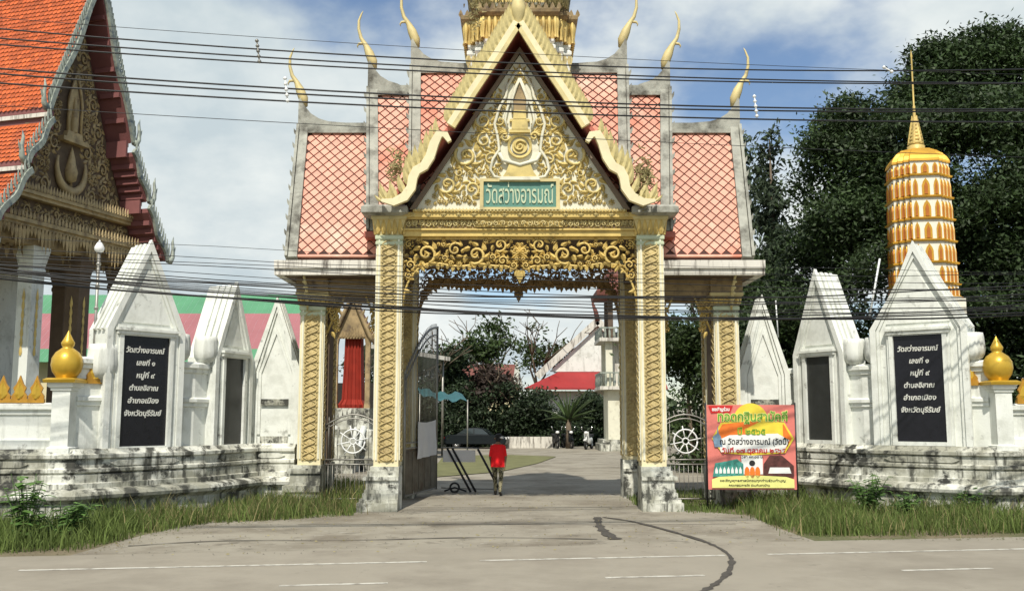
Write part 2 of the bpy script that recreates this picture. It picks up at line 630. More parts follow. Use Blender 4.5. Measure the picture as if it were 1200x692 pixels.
for k in range(-4, 6):
    stripe('lane_dash', -3.05 + k * 4.33, -1.65 + k * 4.33, 13.66, 0.10)
for (a, b) in ((-40, -9.5), (-7.1, -1.3), (-0.5, 3.4), (4.1, 40)):
    stripe('edge_line', a, b, 15.55, 0.11)
dp = [gnd(*p) for p in ((96, 646), (170, 626), (240, 611), (330, 606), (418, 600), (440, 590))]
dl = [(p.x, p.y) for p in dp]
dr = [(p.x, p.y) for p in [gnd(*q) for q in ((768, 590), (800, 597), (880, 604), (905, 616), (944, 629))]]
drive_pts = dl + [(-3.2, 28.5), (-6.5, 31), (-9, 36), (-13, 50), (-16, 74), (22, 74), (17, 50), (12, 36), (6.2, 31), (3.4, 28.5)] + dr
drive_pts = [(dl[0][0], 17.1 + dl[0][0] * RS)] + drive_pts[1:-1] + [(dr[-1][0], 17.1 + dr[-1][0] * RS)]
flat('driveway', drive_pts, 0.004, 'drive')
# concrete slab joints of the drive and the tarred crack across the apron
drive = bpy.data.objects['driveway']
mb = MB()
for yy, xa, xb in ((20.6, -4.4, 4.6), (24.4, -2.4, 2.7), (28.4, -2.9, 3.1), (33.0, -6.5, 7.0), (39.0, -9, 11)):
    pts = [(xa + (xb - xa) * i / 14, yy + 0.02 * rng.uniform(-1, 1)) for i in range(15)]
    for a, b in zip(pts, pts[1:]):
        mb.add([(a[0], a[1] - .02, .0075), (b[0], b[1] - .02, .0075), (b[0], b[1] + .02, .0075), (a[0], a[1] + .02, .0075)], [(0, 1, 2, 3)])
mb.build('slab_joint', 'tar', drive)


def tar_line(pxs, w):
    P = [gnd(*p) for p in pxs]
    fine = []
    for i in range(len(P) - 1):
        p0, p1, p2, p3 = P[max(i - 1, 0)], P[i], P[i + 1], P[min(i + 2, len(P) - 1)]
        for k in range(8):
            t = k / 8
            fine.append(0.5 * ((2 * p1) + (p2 - p0) * t + (2 * p0 - 5 * p1 + 4 * p2 - p3) * t * t + (3 * p1 - p0 - 3 * p2 + p3) * t ** 3))
    fine.append(P[-1])
    mb = MB()
    vs, fs = [], []
    for i, p in enumerate(fine):
        d = (fine[min(i + 1, len(fine) - 1)] - fine[max(i - 1, 0)]).normalized()
        n = Vector((-d.y, d.x, 0))
        ww = w * (0.45 + 0.9 * rng.random())
        vs += [(p.x + n.x * ww, p.y + n.y * ww, 0.0165), (p.x - n.x * ww, p.y - n.y * ww, 0.0165)]
        if i:
            fs.append((2 * i - 2, 2 * i - 1, 2 * i + 1, 2 * i))
    mb.add(vs, fs)
    mb.build('tar_seam', 'tar', drive)


tar_line([(700, 606), (703, 617), (712, 626), (722, 632)], 0.10)
tar_line([(706, 606), (745, 612), (805, 628), (838, 640), (856, 653), (855, 668), (842, 682), (822, 694), (800, 702)], 0.055)
tar_line([(150, 640), (260, 634), (420, 633), (560, 630), (700, 632)], 0.03)
lp = [gnd(*p) for p in ((520, 534), (600, 533), (652, 535), (630, 543), (585, 553), (500, 560))]
flat('lawn', [(p.x, p.y) for p in lp], 0.03, 'lawn')


def in_poly(x, y, poly):
    c = False
    j = len(poly) - 1
    for i in range(len(poly)):
        xi, yi = poly[i]
        xj, yj = poly[j]
        if (yi > y) != (yj > y) and x < (xj - xi) * (y - yi) / (yj - yi) + xi:
            c = not c
        j = i
    return c


def grass_patch(name, label, poly, n, h0, h1, seed, matname='grass', lean=0.5, w=0.009, edge_short=True):
    r = np.random.default_rng(seed)
    xs = [p[0] for p in poly]
    ys = [p[1] for p in poly]
    pts = []
    while len(pts) < n:
        X = r.uniform(min(xs), max(xs), 4000)
        Yv = r.uniform(min(ys), max(ys), 4000)
        den = np.sin(X * 2.1 + 1.3 * np.sin(Yv * 3.1)) * 0.5 + np.sin(Yv * 4.7 + X * 1.1) * 0.3
        for x, y, d, q in zip(X, Yv, den, r.random(4000)):
            if q < 0.55 + 0.45 * d and in_poly(x, y, poly):
                pts.append((x, y, d))
    P = np.array(pts[:n])
    jit = r.random(n) < .22
    P[:, :2] += r.normal(size=(n, 2)) * (jit * .16 + .02)[:, None]
    h = r.uniform(h0, h1, n) * (0.6 + 0.5 * (P[:, 2] + 0.8) / 1.6) * r.choice([0.55, 0.8, 1.0, 1.25], n)
    a = r.uniform(0, 2 * np.pi, n)
    wx, wy = np.cos(a) * w * r.uniform(.6, 1.4, n), np.sin(a) * w * r.uniform(.6, 1.4, n)
    b = r.uniform(0, 2 * np.pi, n)
    ln = r.uniform(0.05, lean, n) * h
    lx, ly = np.cos(b) * ln, np.sin(b) * ln
    V = np.zeros((n, 6, 3))
    V[:, 0] = np.stack([P[:, 0] - wx, P[:, 1] - wy, np.zeros(n)], 1)
    V[:, 1] = np.stack([P[:, 0] + wx, P[:, 1] + wy, np.zeros(n)], 1)
    V[:, 2] = np.stack([P[:, 0] + wx * .8 + lx * .35, P[:, 1] + wy * .8 + ly * .35, h * 0.6], 1)
    V[:, 3] = np.stack([P[:, 0] - wx * .8 + lx * .35, P[:, 1] - wy * .8 + ly * .35, h * 0.6], 1)
    V[:, 4] = np.stack([P[:, 0] + wx * .15 + lx, P[:, 1] + wy * .15 + ly, h], 1)
    V[:, 5] = np.stack([P[:, 0] - wx * .15 + lx, P[:, 1] - wy * .15 + ly, h], 1)
    base = (np.arange(n) * 6)[:, None]
    Fq = np.concatenate([base + np.array([[0, 1, 2, 3]]), base + np.array([[3, 2, 4, 5]])], 0)
    me = np_mesh(name, V.reshape(-1, 3), Fq, matname)
    return place(name, me, kind='stuff', label=label, cat='grass')


def gp(*pts):
    return [(lambda p: (p.x, p.y))(gnd(*q)) for q in pts]


gr_right = gp((876, 603), (905, 617), (945, 628), (1100, 628), (1400, 616), (1400, 586), (1200, 584), (1100, 582), (1000, 578), (930, 572), (850, 580), (850, 592))
gr_left = gp((-160, 655), (100, 644), (150, 632), (170, 622), (120, 604), (95, 592), (-160, 592))
gr_mid = gp((120, 606), (170, 626), (245, 613), (330, 609), (412, 604), (430, 585), (425, 572), (330, 570), (300, 578), (230, 596))
grass_patch('grass_verge', 'green grass strip below the white wall right of the banner', gr_right, 34000, 0.10, 0.46, 3, lean=.8)
grass_patch('dry_grass', 'straw coloured stalks mixed into the grass beside the banner', gr_right, 3600, 0.18, 0.50, 4, 'grass_dry', 0.7, 0.007)
grass_patch('grass_verge', 'rough grass at the foot of the wall with the gold bulb post', gr_left, 18000, 0.10, 0.46, 5, lean=.8)
grass_patch('grass_verge', 'tall grass between the road and the narrow iron gate', gr_mid, 19000, 0.08, 0.42, 6, lean=.8)
grass_patch('dry_grass', 'straw coloured stalks in front of the narrow iron gate', gr_mid, 4000, 0.2, 0.5, 7, 'grass_dry', 0.7, 0.007)
grass_patch('grass_verge', 'short grass fringe at the banner side gate pillar foot', gp((735, 583), (745, 592), (800, 600), (870, 603), (870, 575), (790, 575)), 3500, 0.05, 0.2, 8)


# ------------------------------------------------------------------ the temple gate
XG, YG = 0.19, 25.8
gate = thing('temple_gate', 'ornate gold and white temple gateway with pink tiled stepped roofs', 'gateway', (XG, YG, 0))


def GL(px, py, Y):
    p = at(px, py, Y)
    return Vector((p.x - XG, p.y - YG, p.z))


def vine_panel(mb, M, u0, u1, v0, v1, step, rad):
    """two crossing wavy stems with leaves in the eyes"""
    uc, am = (u0 + u1) / 2, (u1 - u0) / 2 * 0.82
    n = max(2, int((v1 - v0) / step))
    st = (v1 - v0) / n
    for ph in (0, math.pi):
        pts = []
        for i in range(n * 6 + 1):
            t = i / 6
            pts.append(M(uc + am * math.sin(t * math.pi + ph), v0 + t * st, 0.02 + 0.012 * math.cos(t * math.pi + ph)))
        mb.tube(pts, rad, 4)
    for k in range(n):
        vc = v0 + (k + 0.5) * st
        mb.flame(M, uc, vc - st * 0.40, R(90), st * 0.85, am * 1.1, 0.05, 0.0)
        for s in (-1, 1):
            mb.flame(M, uc, vc - st * .42, R(90) - s * R(55), st * .6, am * .5, .04, s * .8)
        for s in (-1, 1):
            mb.flame(M, uc + s * am * 0.98, v0 + k * st - st * .2 + st * .2, R(90) - s * 0.3, st * 0.5, am * 0.55, 0.04, s * 0.9)


def column(cx, cy, hw, z0, z1, outer, cap_h=0.47, style='main'):
    """square pier: shaft with carved panel on its faces, gold lotus capital, stepped pedestal"""
    o = MB()
    o.loft(SQ, [(hw, z0), (hw, z1 - cap_h)], (cx, cy))
    shaft = o.build('column', 'cream', gate)
    p = MB()
    pw = hw * 0.66
    for (sx, sy) in ((0, -1), (-1, 0), (1, 0), (0, 1)):
        if sy:
            M = lambda u, v, w, sy=sy: (cx + u, cy + sy * (hw + 0.004 + w), v)
        else:
            M = lambda u, v, w, sx=sx: (cx + sx * (hw + 0.004 + w), cy + u, v)
        # raised edge fillets either side of the carved strip
        for s in (-1, 1):
            p.prism([(s * hw * 0.80 - .02, z0 + .15), (s * hw * 0.80 + .02, z0 + .15), (s * hw * 0.80 + .02, z1 - cap_h - .02), (s * hw * 0.80 - .02, z1 - cap_h - .02)], M, 0.0, 0.025, 1)
        p.prism([(-pw, z0 + .1), (pw, z0 + .1), (pw, z1 - cap_h - .1), (-pw, z1 - cap_h - .1)], M, 0.0, 0.006, 2)
        if sy < 0 or sx * (1 if cx < 0 else -1) > 0:
            q = MB()
            vine_panel(q, lambda u, v, w, M=M: M(u, v, w + 0.004), -pw, pw, z0 + .12, z1 - cap_h - .12, hw * 0.62, hw * 0.06)
            q.build('carved_vine', 'carve', shaft, kind='stuff')
    p.build('shaft_trim', ['cream', 'panel_white', 'shaft_ground'], shaft)
    # rings under the capital, then the capital
    c = MB()
    zc = z1 - cap_h
    c.loft(SQ, [(hw * 1.04, zc - .24), (hw * 1.12, zc - .21), (hw * 1.12, zc - .15), (hw * 1.0, zc - .12), (hw * 1.15, zc - .08), (hw * 1.15, zc), (hw * 1.02, zc + .02)], (cx, cy), 1)
    c.loft(SQ, [(hw * 1.02, zc + .02), (hw * 1.10, zc + .14), (hw * 1.34, z1 - .1), (hw * 1.46, z1 - .07), (hw * 1.46, z1)], (cx, cy))
    capo = c.build('capital', ['gold_pale', 'ring_green'], shaft)
    l = MB()
    for k in range(4):
        ca, sa = math.cos(k * math.pi / 2), math.sin(k * math.pi / 2)
        for i in range(5):
            u = (i - 2) * hw * 0.46

            def M(uu, vv, w, ca=ca, sa=sa):
                lean = hw * 1.06 + (vv - zc) / cap_h * hw * 0.34 + w
                return (cx + uu * ca + lean * sa, cy + uu * sa - lean * ca, vv)
            l.flame(M, u, zc + .04, R(90), cap_h * 0.88, hw * 0.44, 0.06, 0.0)
    l.build('lotus_petals', 'gold', capo, kind='stuff')
    return shaft


def pedestal(cx, cy, hw, s, steps, name='pedestal'):
    """s = side on which the steps flare out (the traffic side stays flush)"""
    mb = MB()
    for z0, z1, fl in steps:
        xa, xb = cx - hw - 0.02, cx + hw + 0.02
        if s < 0:
            xa -= fl
        else:
            xb += fl
        pr = [(0, z0), (0.0, z1 - 0.03), (-0.03, z1)]
        mb.loft([(xa, cy - hw - fl * .8 - .02), (xb, cy - hw - fl * .8 - .02), (xb, cy + hw + .04), (xa, cy + hw + .04)], [(1.0, z0), (1.0, z1)])
    return mb.build(name, 'plaster_dirty', gate)


STEPS = [(0, .20, .32), (.20, .28, .27), (.28, .42, .20), (.42, .50, .16), (.50, .72, .13), (.72, .80, .20), (.80, .93, .10), (.93, 1.03, .05)]
for s in (-1, 1):
    for cy in (-1.9, 1.9):
        pedestal(s * 3.185, cy, 0.30, s, STEPS)
        column(s * 3.185, cy, 0.295, 1.03, 7.05, s)
    # wing piers
    for cy in (-0.5, 0.75):
        pedestal(s * 5.30, cy, 0.30, s, [(0, .35, .22), (.35, .50, .28), (.50, .80, .12), (.80, .92, .18), (.92, 1.0, .06)])
        column(s * 5.30, cy, 0.29, 1.0, 5.35, s, 0.35)
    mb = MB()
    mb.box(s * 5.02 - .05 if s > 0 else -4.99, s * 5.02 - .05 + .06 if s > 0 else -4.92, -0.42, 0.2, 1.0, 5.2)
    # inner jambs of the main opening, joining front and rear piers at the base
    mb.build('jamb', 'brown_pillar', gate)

# entablature: stacked mouldings front and rear, ceiling
mb = MB()
for sy in (-1, 1):
    def ybox(x, yo0, yo1, z0, z1, mi=0):
        a, b = sorted((sy * yo0, sy * yo1))
        mb.box(-x, x, a, b, z0, z1, mi)
    ybox(2.87, 1.75, 2.16, 6.58, 6.72)
    ybox(2.87, 1.75, 2.22, 6.72, 6.76)
    ybox(2.86, 1.75, 2.18, 6.76, 6.98, 1)
    ybox(2.865, 1.75, 2.28, 6.98, 7.02)
    ybox(2.87, 1.75, 2.33, 7.02, 7.14)
    ybox(2.60, 1.75, 2.37, 7.14, 7.20)
    ybox(1.06, 2.18, 2.25, 6.79, 6.97)
mb.box(-2.85, 2.85, -1.74, 1.74, 6.72, 6.85, 2)
ent = mb.build('entablature', ['gold', 'gold_aged', 'brown_pillar'], gate)
mb = MB()
for i in range(62):
    x = -2.80 + i * 5.6 / 61
    mb.flame(lambda u, v, w: (u, -2.19 - w, v), x, 6.97, R(-90), 0.15, 0.075, 0.04, 0)
    mb.flame(lambda u, v, w: (u, -2.38 - w, v), x * .91, 7.15, R(90), 0.085, 0.07, 0.03, 0)
for i in range(15):
    x = -2.6 + i * 5.2 / 14
    for k in range(6):
        a = k * math.pi / 3
        mb.flame(lambda u, v, w: (u, -2.335 - w, v), x, 7.08, a, 0.07, 0.05, 0.04, 0)
for i in range(34):
    x = -2.72 + i * 5.44 / 33
    mb.scroll(lambda u, v, w: (u, (-2.255 if abs(u) < 1.06 else -2.185) - w, v), x, 6.875, .085, i * 1.1, 1 if i % 2 else -1, 0, 0.0, 5)
mb.build('dentil_row', 'gold_pale', ent, kind='stuff')


# pierced valance under the entablature, one in front and one behind
def low_edge(x):
    ax = abs(x)
    if ax < 2.15:
        return 5.93 - 0.07 * abs(math.sin(ax * 3.2)) - (0.20 * max(0, 1 - ax / 0.35))
    t = min(1, (ax - 2.15) / 0.72)
    return 5.93 - 1.15 * (1 - math.sqrt(max(0, 1 - t * t)))


def val_in(u, v, r):
    return u - r > -2.87 and u + r < 0.04 and v + r * 0.9 < 6.58 and v - r * 0.8 > low_edge(u) - 0.02


mb = MB()
Mv = lambda u, v, w: (u, -w, v)
cir = pack(val_in, (-2.85, 0, 4.8, 6.6), [0.30, 0.22, 0.16, 0.11, 0.075, 0.05], 260, 5)
for u, v, r in cir:
    a0 = rng.uniform(0, 6.28)
    for s in (1, -1):
        mb.scroll(Mv, u * s, v, r, a0 if s > 0 else math.pi - a0, s, 0)
# rim along the lower edge with hanging leaves
for s in (1, -1):
    xs = [i * 2.87 / 44 for i in range(45)]
    pts = [(s * x, 0, low_edge(x)) for x in xs]
    mb.tube(pts, 0.028, 5)
    for i in range(1, 45, 2):
        x = xs[i]
        sl_ = (low_edge(min(2.86, x + .03)) - low_edge(x - .03)) / .06
        ang = math.atan2(-1, sl_ * s) if abs(sl_) < 6 else (math.pi if s > 0 else 0)
        mb.flame(Mv, s * x, low_edge(x), ang, 0.17 if i % 6 == 1 else .11, 0.10, 0.04, 0.0)
mb.flame(Mv, 0, 5.75, R(-90), 0.32, 0.2, 0.06, 0)
for k in range(7):
    mb.flame(Mv, 0, 6.2, R(90 + (k - 3) * 42), 0.26, 0.13, 0.09, 0.0)
mb.box(-2.87, 2.87, -.02, .03, 6.52, 6.58)
v1 = mb.build('valance', 'gold', gate, (0, -2.02, 0))
mb2 = MB()
mb2.v, mb2.f, mb2.m, mb2.s = list(mb.v), list(mb.f), list(mb.m), list(mb.s)
for s in (1, -1):
    rim = [(s * x, low_edge(x)) for x in [i * 2.87 / 40 for i in range(41)]]
    for a, b in zip(rim, rim[1:]):
        mb2.prism([a, b, (b[0], b[1] + .2 + .25 * max(0, abs(b[0]) - 2.2)), (a[0], a[1] + .2 + .25 * max(0, abs(a[0]) - 2.2))], Mv, -.05, .02)
    for u, v, r in pack(val_in, (-2.85, 0, 4.8, 6.6), [.13, .09, .06], 300, 9):
        mb2.scroll(Mv, u * s, v, r, u * 3, s, 0, -.05)
mb2.box(-2.87, 2.87, -.06, .05, 6.40, 6.60)
v2 = mb2.build('valance', 'gold_shaded', gate, (0, 2.02, 0))

# side brackets of the wing openings
mb = MB()
for k in range(5):
    mb.scroll(Mv, 0.14 + 0.04 * k, 5.1 - 0.17 * k * 0.9 - .05, 0.15 - 0.018 * k, k * 1.3, 1)
    mb.flame(Mv, 0.28 - .03 * k, 5.0 - 0.16 * k, R(-50), 0.2, 0.1, 0.05, -.5)
mb.tube([(0.48, 0, 5.3), (0.36, 0, 5.0), (0.2, 0, 4.75), (0.05, 0, 4.35)], 0.03, 5)
br = mb.build('bracket', 'gold', gate, (-4.99, -0.62, 0))
clone(br, gate, (4.99, -0.62, 0), scale=(-1, 1, 1))
clone(br, gate, (-3.49, -0.62, 0), scale=(-1, 1, 1))
clone(br, gate, (3.49, -0.62, 0))

# pediment: white ground, frame, scrollwork, niche, medallion, name panel
PB, PA, PW = 7.20, 11.12, 2.56
mb = MB()
Mp = lambda u, v, w: (u, -2.30 - w, v)
mb.prism([(-PW, PB), (PW, PB), (0, PA)], Mp, -0.25, 0.0, 0)
ped = mb.build('pediment', ['panel_white', 'rafter'], gate)
mb = MB()
for s in (-1, 1):
    a, b = (s * (PW + 0.12), PB - .0), (0, PA + 0.18)
    for off, wd, pr in ((0.0, 0.085, 0.10),):
        dx, dz = b[0] - a[0], b[1] - a[1]
        ln = math.hypot(dx, dz)
        nx, nz = (dz / ln * s * -1, -dx / ln * s * -1)
        nx, nz = -s * abs(dz / ln), -abs(dx / ln)
        p0 = (a[0] + nx * off, a[1] + (0 if off == 0 else 0.02))
        p1 = (0, b[1] + nz * off * 2.2)
        mb.prism([p0, (p0[0] + nx * wd * 1.9, p0[1]), (0, p1[1] + nz * wd * 3.2), (0, p1[1])], Mp, -0.1, pr, 0)
mb.build('pediment_frame', 'rafter', ped)


def half_w(v):
    return PW * (PA - v) / (PA - PB)


def ped_in(u, v, r):
    if u + r * 0.95 > 0 or v - r < PB + 0.12:
        return False
    d = (half_w(v) + u) * (PA - PB) / math.hypot(PW, PA - PB)
    if d < r * .9 + 0.10:
        return False
    if u + r > -1.05 and v - r < 7.98:
        return False
    if u + r > -0.42 and 7.9 < v + r and v - r < 9.2:
        return False
    if u + r > -0.30 and v - r < 10.35 and v + r > 9.1:
        return False
    return True


fixed = []
for (px_, py_, rp) in ((546, 182, 17.5), (524, 216, 14.5), (553, 221, 12), (566, 141, 13), (584, 113, 9)):
    p = GL(px_, py_, 23.45)
    fixed.append((p.x, p.z, rp / 48.5))
mb = MB()
circ = list(fixed)
r_ = random.Random(3)
for rad in (0.24, 0.18, 0.13, 0.095, 0.07, 0.05, 0.04):
    for _ in range(900):
        u, v = r_.uniform(-2.5, 0), r_.uniform(7.2, 11)
        if ped_in(u, v, rad) and not any((u - a) ** 2 + (v - b) ** 2 < (rad + c) ** 2 * 0.86 for a, b, c in circ):
            circ.append((u, v, rad))
for u, v, r in circ:
    a0 = r_.uniform(0, 6.28)
    for s in (1, -1):
        mb.scroll(Mp, u * s, v, r, a0 if s > 0 else math.pi - a0, s, 0, 0.0, 9 if r > .2 else 6)
# white stems sweeping round the centre piece
for s in (-1, 1):
    mb.tube([Mp(s * x, z, 0.05) for x, z in ((0.42, 7.98), (0.62, 8.02), (0.72, 8.2), (0.66, 8.45), (0.5, 8.7), (0.55, 9.05), (0.62, 9.35), (0.5, 9.75), (0.34, 10.05), (0.3, 10.3), (0.16, 10.55), (0.0, 10.75))], 0.04, 5, 1)
    mb.tube([Mp(s * x, z, 0.05) for x, z in ((0.30, 9.2), (0.36, 9.45), (0.30, 9.75), (0.22, 9.95), (0.12, 10.25), (0.0, 10.5))], 0.035, 5, 1)
mb.build('scrollwork', ['ped_gold', 'panel_white'], ped, kind='stuff')
mb = MB()
M = Mp
for r0, r1, w0 in ((0.30, 0.24, 0.10), (0.19, 0.0, 0.05)):
    n = 24
    out = [M(r0 * math.cos(6.2832 * i / n), 8.78 + r0 * math.sin(6.2832 * i / n), w0) for i in range(n)]
    outb = [M(r0 * math.cos(6.2832 * i / n), 8.78 + r0 * math.sin(6.2832 * i / n), 0) for i in range(n)]
    inn = [M(max(r1, .001) * math.cos(6.2832 * i / n), 8.78 + max(r1, .001) * math.sin(6.2832 * i / n), w0 * 0.6) for i in range(n)]
    mb.add(out + outb + inn, [(i, (i + 1) % n, n + (i + 1) % n, n + i) for i in range(n)] + [(i, (i + 1) % n, 2 * n + (i + 1) % n, 2 * n + i) for i in range(n)])
mb.spiral(M, 0, 8.78, 0.16, 1.4, 0.4, 1, 0.03, 0.06)
for k in range(10):
    a = k * 0.628
    mb.flame(M, math.cos(a) * .08, 8.78 + math.sin(a) * .08, a + .5, .1, .06, .05, .6)
mb.prism([(-.42, 8.0), (.42, 8.0), (.34, 8.12), (.26, 8.32), (.34, 8.42), (0, 8.34), (-.34, 8.42), (-.26, 8.32), (-.34, 8.12)], M, 0.0, 0.11, 0)
mb.tube([M(x, z, .1) for x, z in ((-.5, 8.6), (-.42, 8.42), (-.2, 8.36), (0, 8.30), (.2, 8.36), (.42, 8.42), (.5, 8.6))], 0.05, 5, 1)
mb.prism([(-.50, 7.92), (.50, 7.92), (.44, 8.0), (-.44, 8.0)], M, 0, .14, 1)
for k, (w_, z0_, z1_) in enumerate(((.26, 9.12, 9.2), (.20, 9.2, 9.4), (.25, 9.4, 9.46), (.16, 9.46, 9.62), (.20, 9.62, 9.68))):
    mb.prism([(-w_, z0_), (w_, z0_), (w_ * .96, z1_), (-w_ * .96, z1_)], M, 0, .09 + .01 * (k % 2), 0)
mb.prism([(-.15, 9.68), (.15, 9.68), (.17, 9.95), (0, 10.36), (-.17, 9.95)], M, 0, .06, 2)
mb.tube([M(x, z, .08) for x, z in ((-.17, 9.68), (-.19, 9.95), (-.12, 10.15), (0, 10.42), (.12, 10.15), (.19, 9.95), (.17, 9.68))], 0.035, 5, 1)
for s in (-1, 1):
    mb.lathe([(.001, 0), (.001, 0)], 4)
    for k in range(4):
        mb.flame(M, s * .34, 9.05 + .03 * k, R(90) - s * (0.2 + .5 * k), .28, .13, .07, -s * .6)
    mb.spiral(M, s * .36, 9.02, .12, 1.3, 0, s, .035, .06)
for k in range(5):
    mb.flame(M, 0, 10.62, R(90 + (k - 2) * 38), .30 - .03 * abs(k - 2), .13, .08, 0)
mb.build('emblem', ['ped_gold', 'panel_white', 'gold_aged'], ped, kind='stuff')
mb = MB()
c0, c1 = GL(565, 213, 23.45), GL(650, 243, 23.45)
cx0 = 0.0
hw_ = (c1.x - c0.x) / 2
mb.box(-hw_, hw_, -2.335, -2.30, c1.z, c0.z, 1)
mb.box(-hw_, hw_, -2.40, -2.30, c0.z, c0.z + .07, 0)
mb.box(-hw_, hw_, -2.40, -2.30, c1.z - .06, c1.z, 0)
for s in (-1, 1):
    a, b = sorted((s * hw_, s * (hw_ + .09)))
    mb.box(a, b, -2.405, -2.30, c1.z - .06, c0.z + .07, 0)
sg = mb.build('name_panel', ['gold_pale', 'teal_sign'], ped)
lettering('lettering', 'วัดสว่างอารมณ์', 0.62, sg, (0, -2.345, (c0.z + c1.z) / 2 - .02), 'letter_gold', fit_w=hw_ * 1.86, bold=0.004, extrude=0.015)

# portico roof: steep slabs with maroon underside, front bargeboards with naga scrolls and leaf crests
RIDGE_Z = 11.66
for s in (-1, 1):
    mb = MB()
    prof = [(0.0, RIDGE_Z), (1.62, 9.16), (2.3, 8.25), (3.05, 7.32)]
    top = [(x, z + 0.16) for x, z in prof]
    poly = [(s * x, z) for x, z in prof] + [(s * x, z) for x, z in reversed(top)]
    n = len(prof)
    for k in range(n - 1):
        (x0, z0), (x1, z1) = prof[k], prof[k + 1]
        q = [(s * x0, z0), (s * x1, z1), (s * x1, z1 + .15), (s * x0, z0 + .15)]
        mb.prism([(u, v) for u, v in q], lambda u, v, w: (u, w, v), -2.80, 0.2, 0)
    rf = mb.build('portico_roof', 'maroon', gate)
    # tiles on the upper face
    t = MB()
    for k in range(n - 1):
        (x0, z0), (x1, z1) = prof[k], prof[k + 1]
        ln = math.hypot(x1 - x0, z1 - z0)
        nrow = int(ln / 0.19)
        for i in range(nrow):
            for j in range(14):
                f = (i + 0.5) / nrow
                y = -2.7 + (j + (i % 2) * .5) * 0.2
                cx_, cz_ = s * (x0 + (x1 - x0) * f), z0 + (z1 - z0) * f + .155
                dx, dz = s * (x1 - x0) / ln * 0.13, (z1 - z0) / ln * 0.13
                t.add([(cx_ - dx, y, cz_ - dz), (cx_, y - .09, cz_ + .01), (cx_ + dx, y, cz_ + dz + .03), (cx_, y + .09, cz_ + .01)], [(0, 1, 2, 3)])
    t.build('roof_tiles', 'pink_tile', rf, kind='stuff')

leaf_mb = MB()
leaf_mb.flame(lambda u, v, w: (u, -w, v), 0, 0, R(90), 1.0, 0.42, 0.10, -0.5)
leaf_mb.flame(lambda u, v, w: (u, w + .001, v), 0, 0, R(90), 1.0, 0.42, 0.10, -0.5)
bl0 = None
for s in (-1, 1):
    px_m = (lambda x: x) if s < 0 else (lambda x: 1217 - x)

    def strip(pts, w, y0=22.84, th=0.16):
        P = [GL(607.5 + s * (607.5 - a), b, 22.9) for a, b in pts]
        mb = MB()
        n = len(P)
        Lp, Rp = [], []
        for i in range(n):
            d = (P[min(i + 1, n - 1)] - P[max(i - 1, 0)])
            d = Vector((d.x, d.z)).normalized()
            nn = Vector((-d.y, d.x))
            ww = w[i] if isinstance(w, list) else w
            Lp.append((P[i].x + nn.x * ww / 2, P[i].z + nn.y * ww / 2))
            Rp.append((P[i].x - nn.x * ww / 2, P[i].z - nn.y * ww / 2))
        for i in range(n - 1):
            mb.prism([Lp[i], Lp[i + 1], Rp[i + 1], Rp[i]], lambda u, v, ww: (u, y0 - YG + ww, v), 0, th)
        return mb, P
    UP = [(606, 27), (580, 68), (553, 108), (528, 147)]
    LOW = [(527, 166), (522, 158), (515, 157), (509, 168), (504, 184), (497, 195), (488, 200), (484, 208), (482, 220), (474, 231), (461, 237), (447, 235)]
    mb, P1 = strip(UP, 0.20)
    bg_ = mb.build('bargeboard', 'cream', gate)
    mb, P2 = strip(LOW, [0.10, .16, .2, .22, .22, .22, .22, .22, .22, .22, .18, .06])
    naga = mb.build('naga_scroll', 'cream', gate)
    mb, _ = strip([(a + 3.2, b + 2.5) for a, b in UP], 0.10, 22.82, .1)
    mb.build('bargeboard_rim', 'gold_pale', bg_)

    def leaf_at(p, ang, L, parent, wide=1.0):
        global bl0
        if bl0 is None:
            bl0 = leaf_mb.build('crest_leaf', 'crest_khaki', parent)
            o = bl0
        else:
            o = clone(bl0, parent)
        o.location = (p[0], 22.92 - YG, p[1])
        o.rotation_euler = (0, math.pi / 2 - ang, 0)
        o.scale = (-s * L * wide, L, L)
        return o
    for k in range(19):
        f = (k + 0.5) / 19 * 3
        i = min(2, int(f))
        q = P1[i].lerp(P1[i + 1], f - i)
        leaf_at((q.x + s * .05, q.z + .03), R(90) - s * R(26), 0.56 - .004 * k, bg_, 1.15)
    # broad leaves fanning above the naga body, ending in the crested head
    for k in range(11):
        f = 2.2 + k * 0.82
        i = min(len(P2) - 2, int(f))
        q = P2[i].lerp(P2[i + 1], f - i)
        leaf_at((q.x + s * .05, q.z + .06), R(90) - s * R(14 + 2.0 * k), 0.60 - 0.012 * k if k > 1 else .42, naga, 0.85)
    for k in range(4):
        q = P2[-2]
        leaf_at((q.x + s * (.08 + .07 * k), q.z + .03), R(90) - s * R(10 + 16 * k), 0.40 - .05 * k, naga, .8)
# finial at the apex
mb = MB()
ap = GL(607.5, 30, 22.9)
mb.lathe([(.05, 11.55), (.10, 11.75), (.17, 11.95), (.19, 12.1), (.13, 12.35), (.07, 12.5), (.05, 12.8), (.02, 13.3), (.0, 13.6)], 10, (ap.x, -2.85))
mb.build('apex_finial', 'gold_pale', gate)


# stepped main roof: three tiers a side, ridge along x
def chofa(xo, z, s, k):
    mb = MB()
    path = [(xo - s * .10, z - .16), (xo - s * .03, z + .05), (xo + s * .07, z + .30), (xo + s * .17, z + .52), (xo + s * .30, z + .72), (xo + s * .37, z + .98), (xo + s * .37, z + 1.22), (xo + s * .30, z + 1.42), (xo + s * .26, z + 1.5)]
    mb.tube([(a, 0, b) for a, b in path], [.05, .13, .12, .07, .05, .042, .034, .022, .005], 8)
    mb.tube([(xo + s * .20, 0, z + .58), (xo + s * .36, 0, z + .56), (xo + s * .40, 0, z + .50), (xo + s * .38, 0, z + .44)], [.04, .035, .02, .006], 6)
    return mb.build('roof_finial', 'gold_pale', gate)


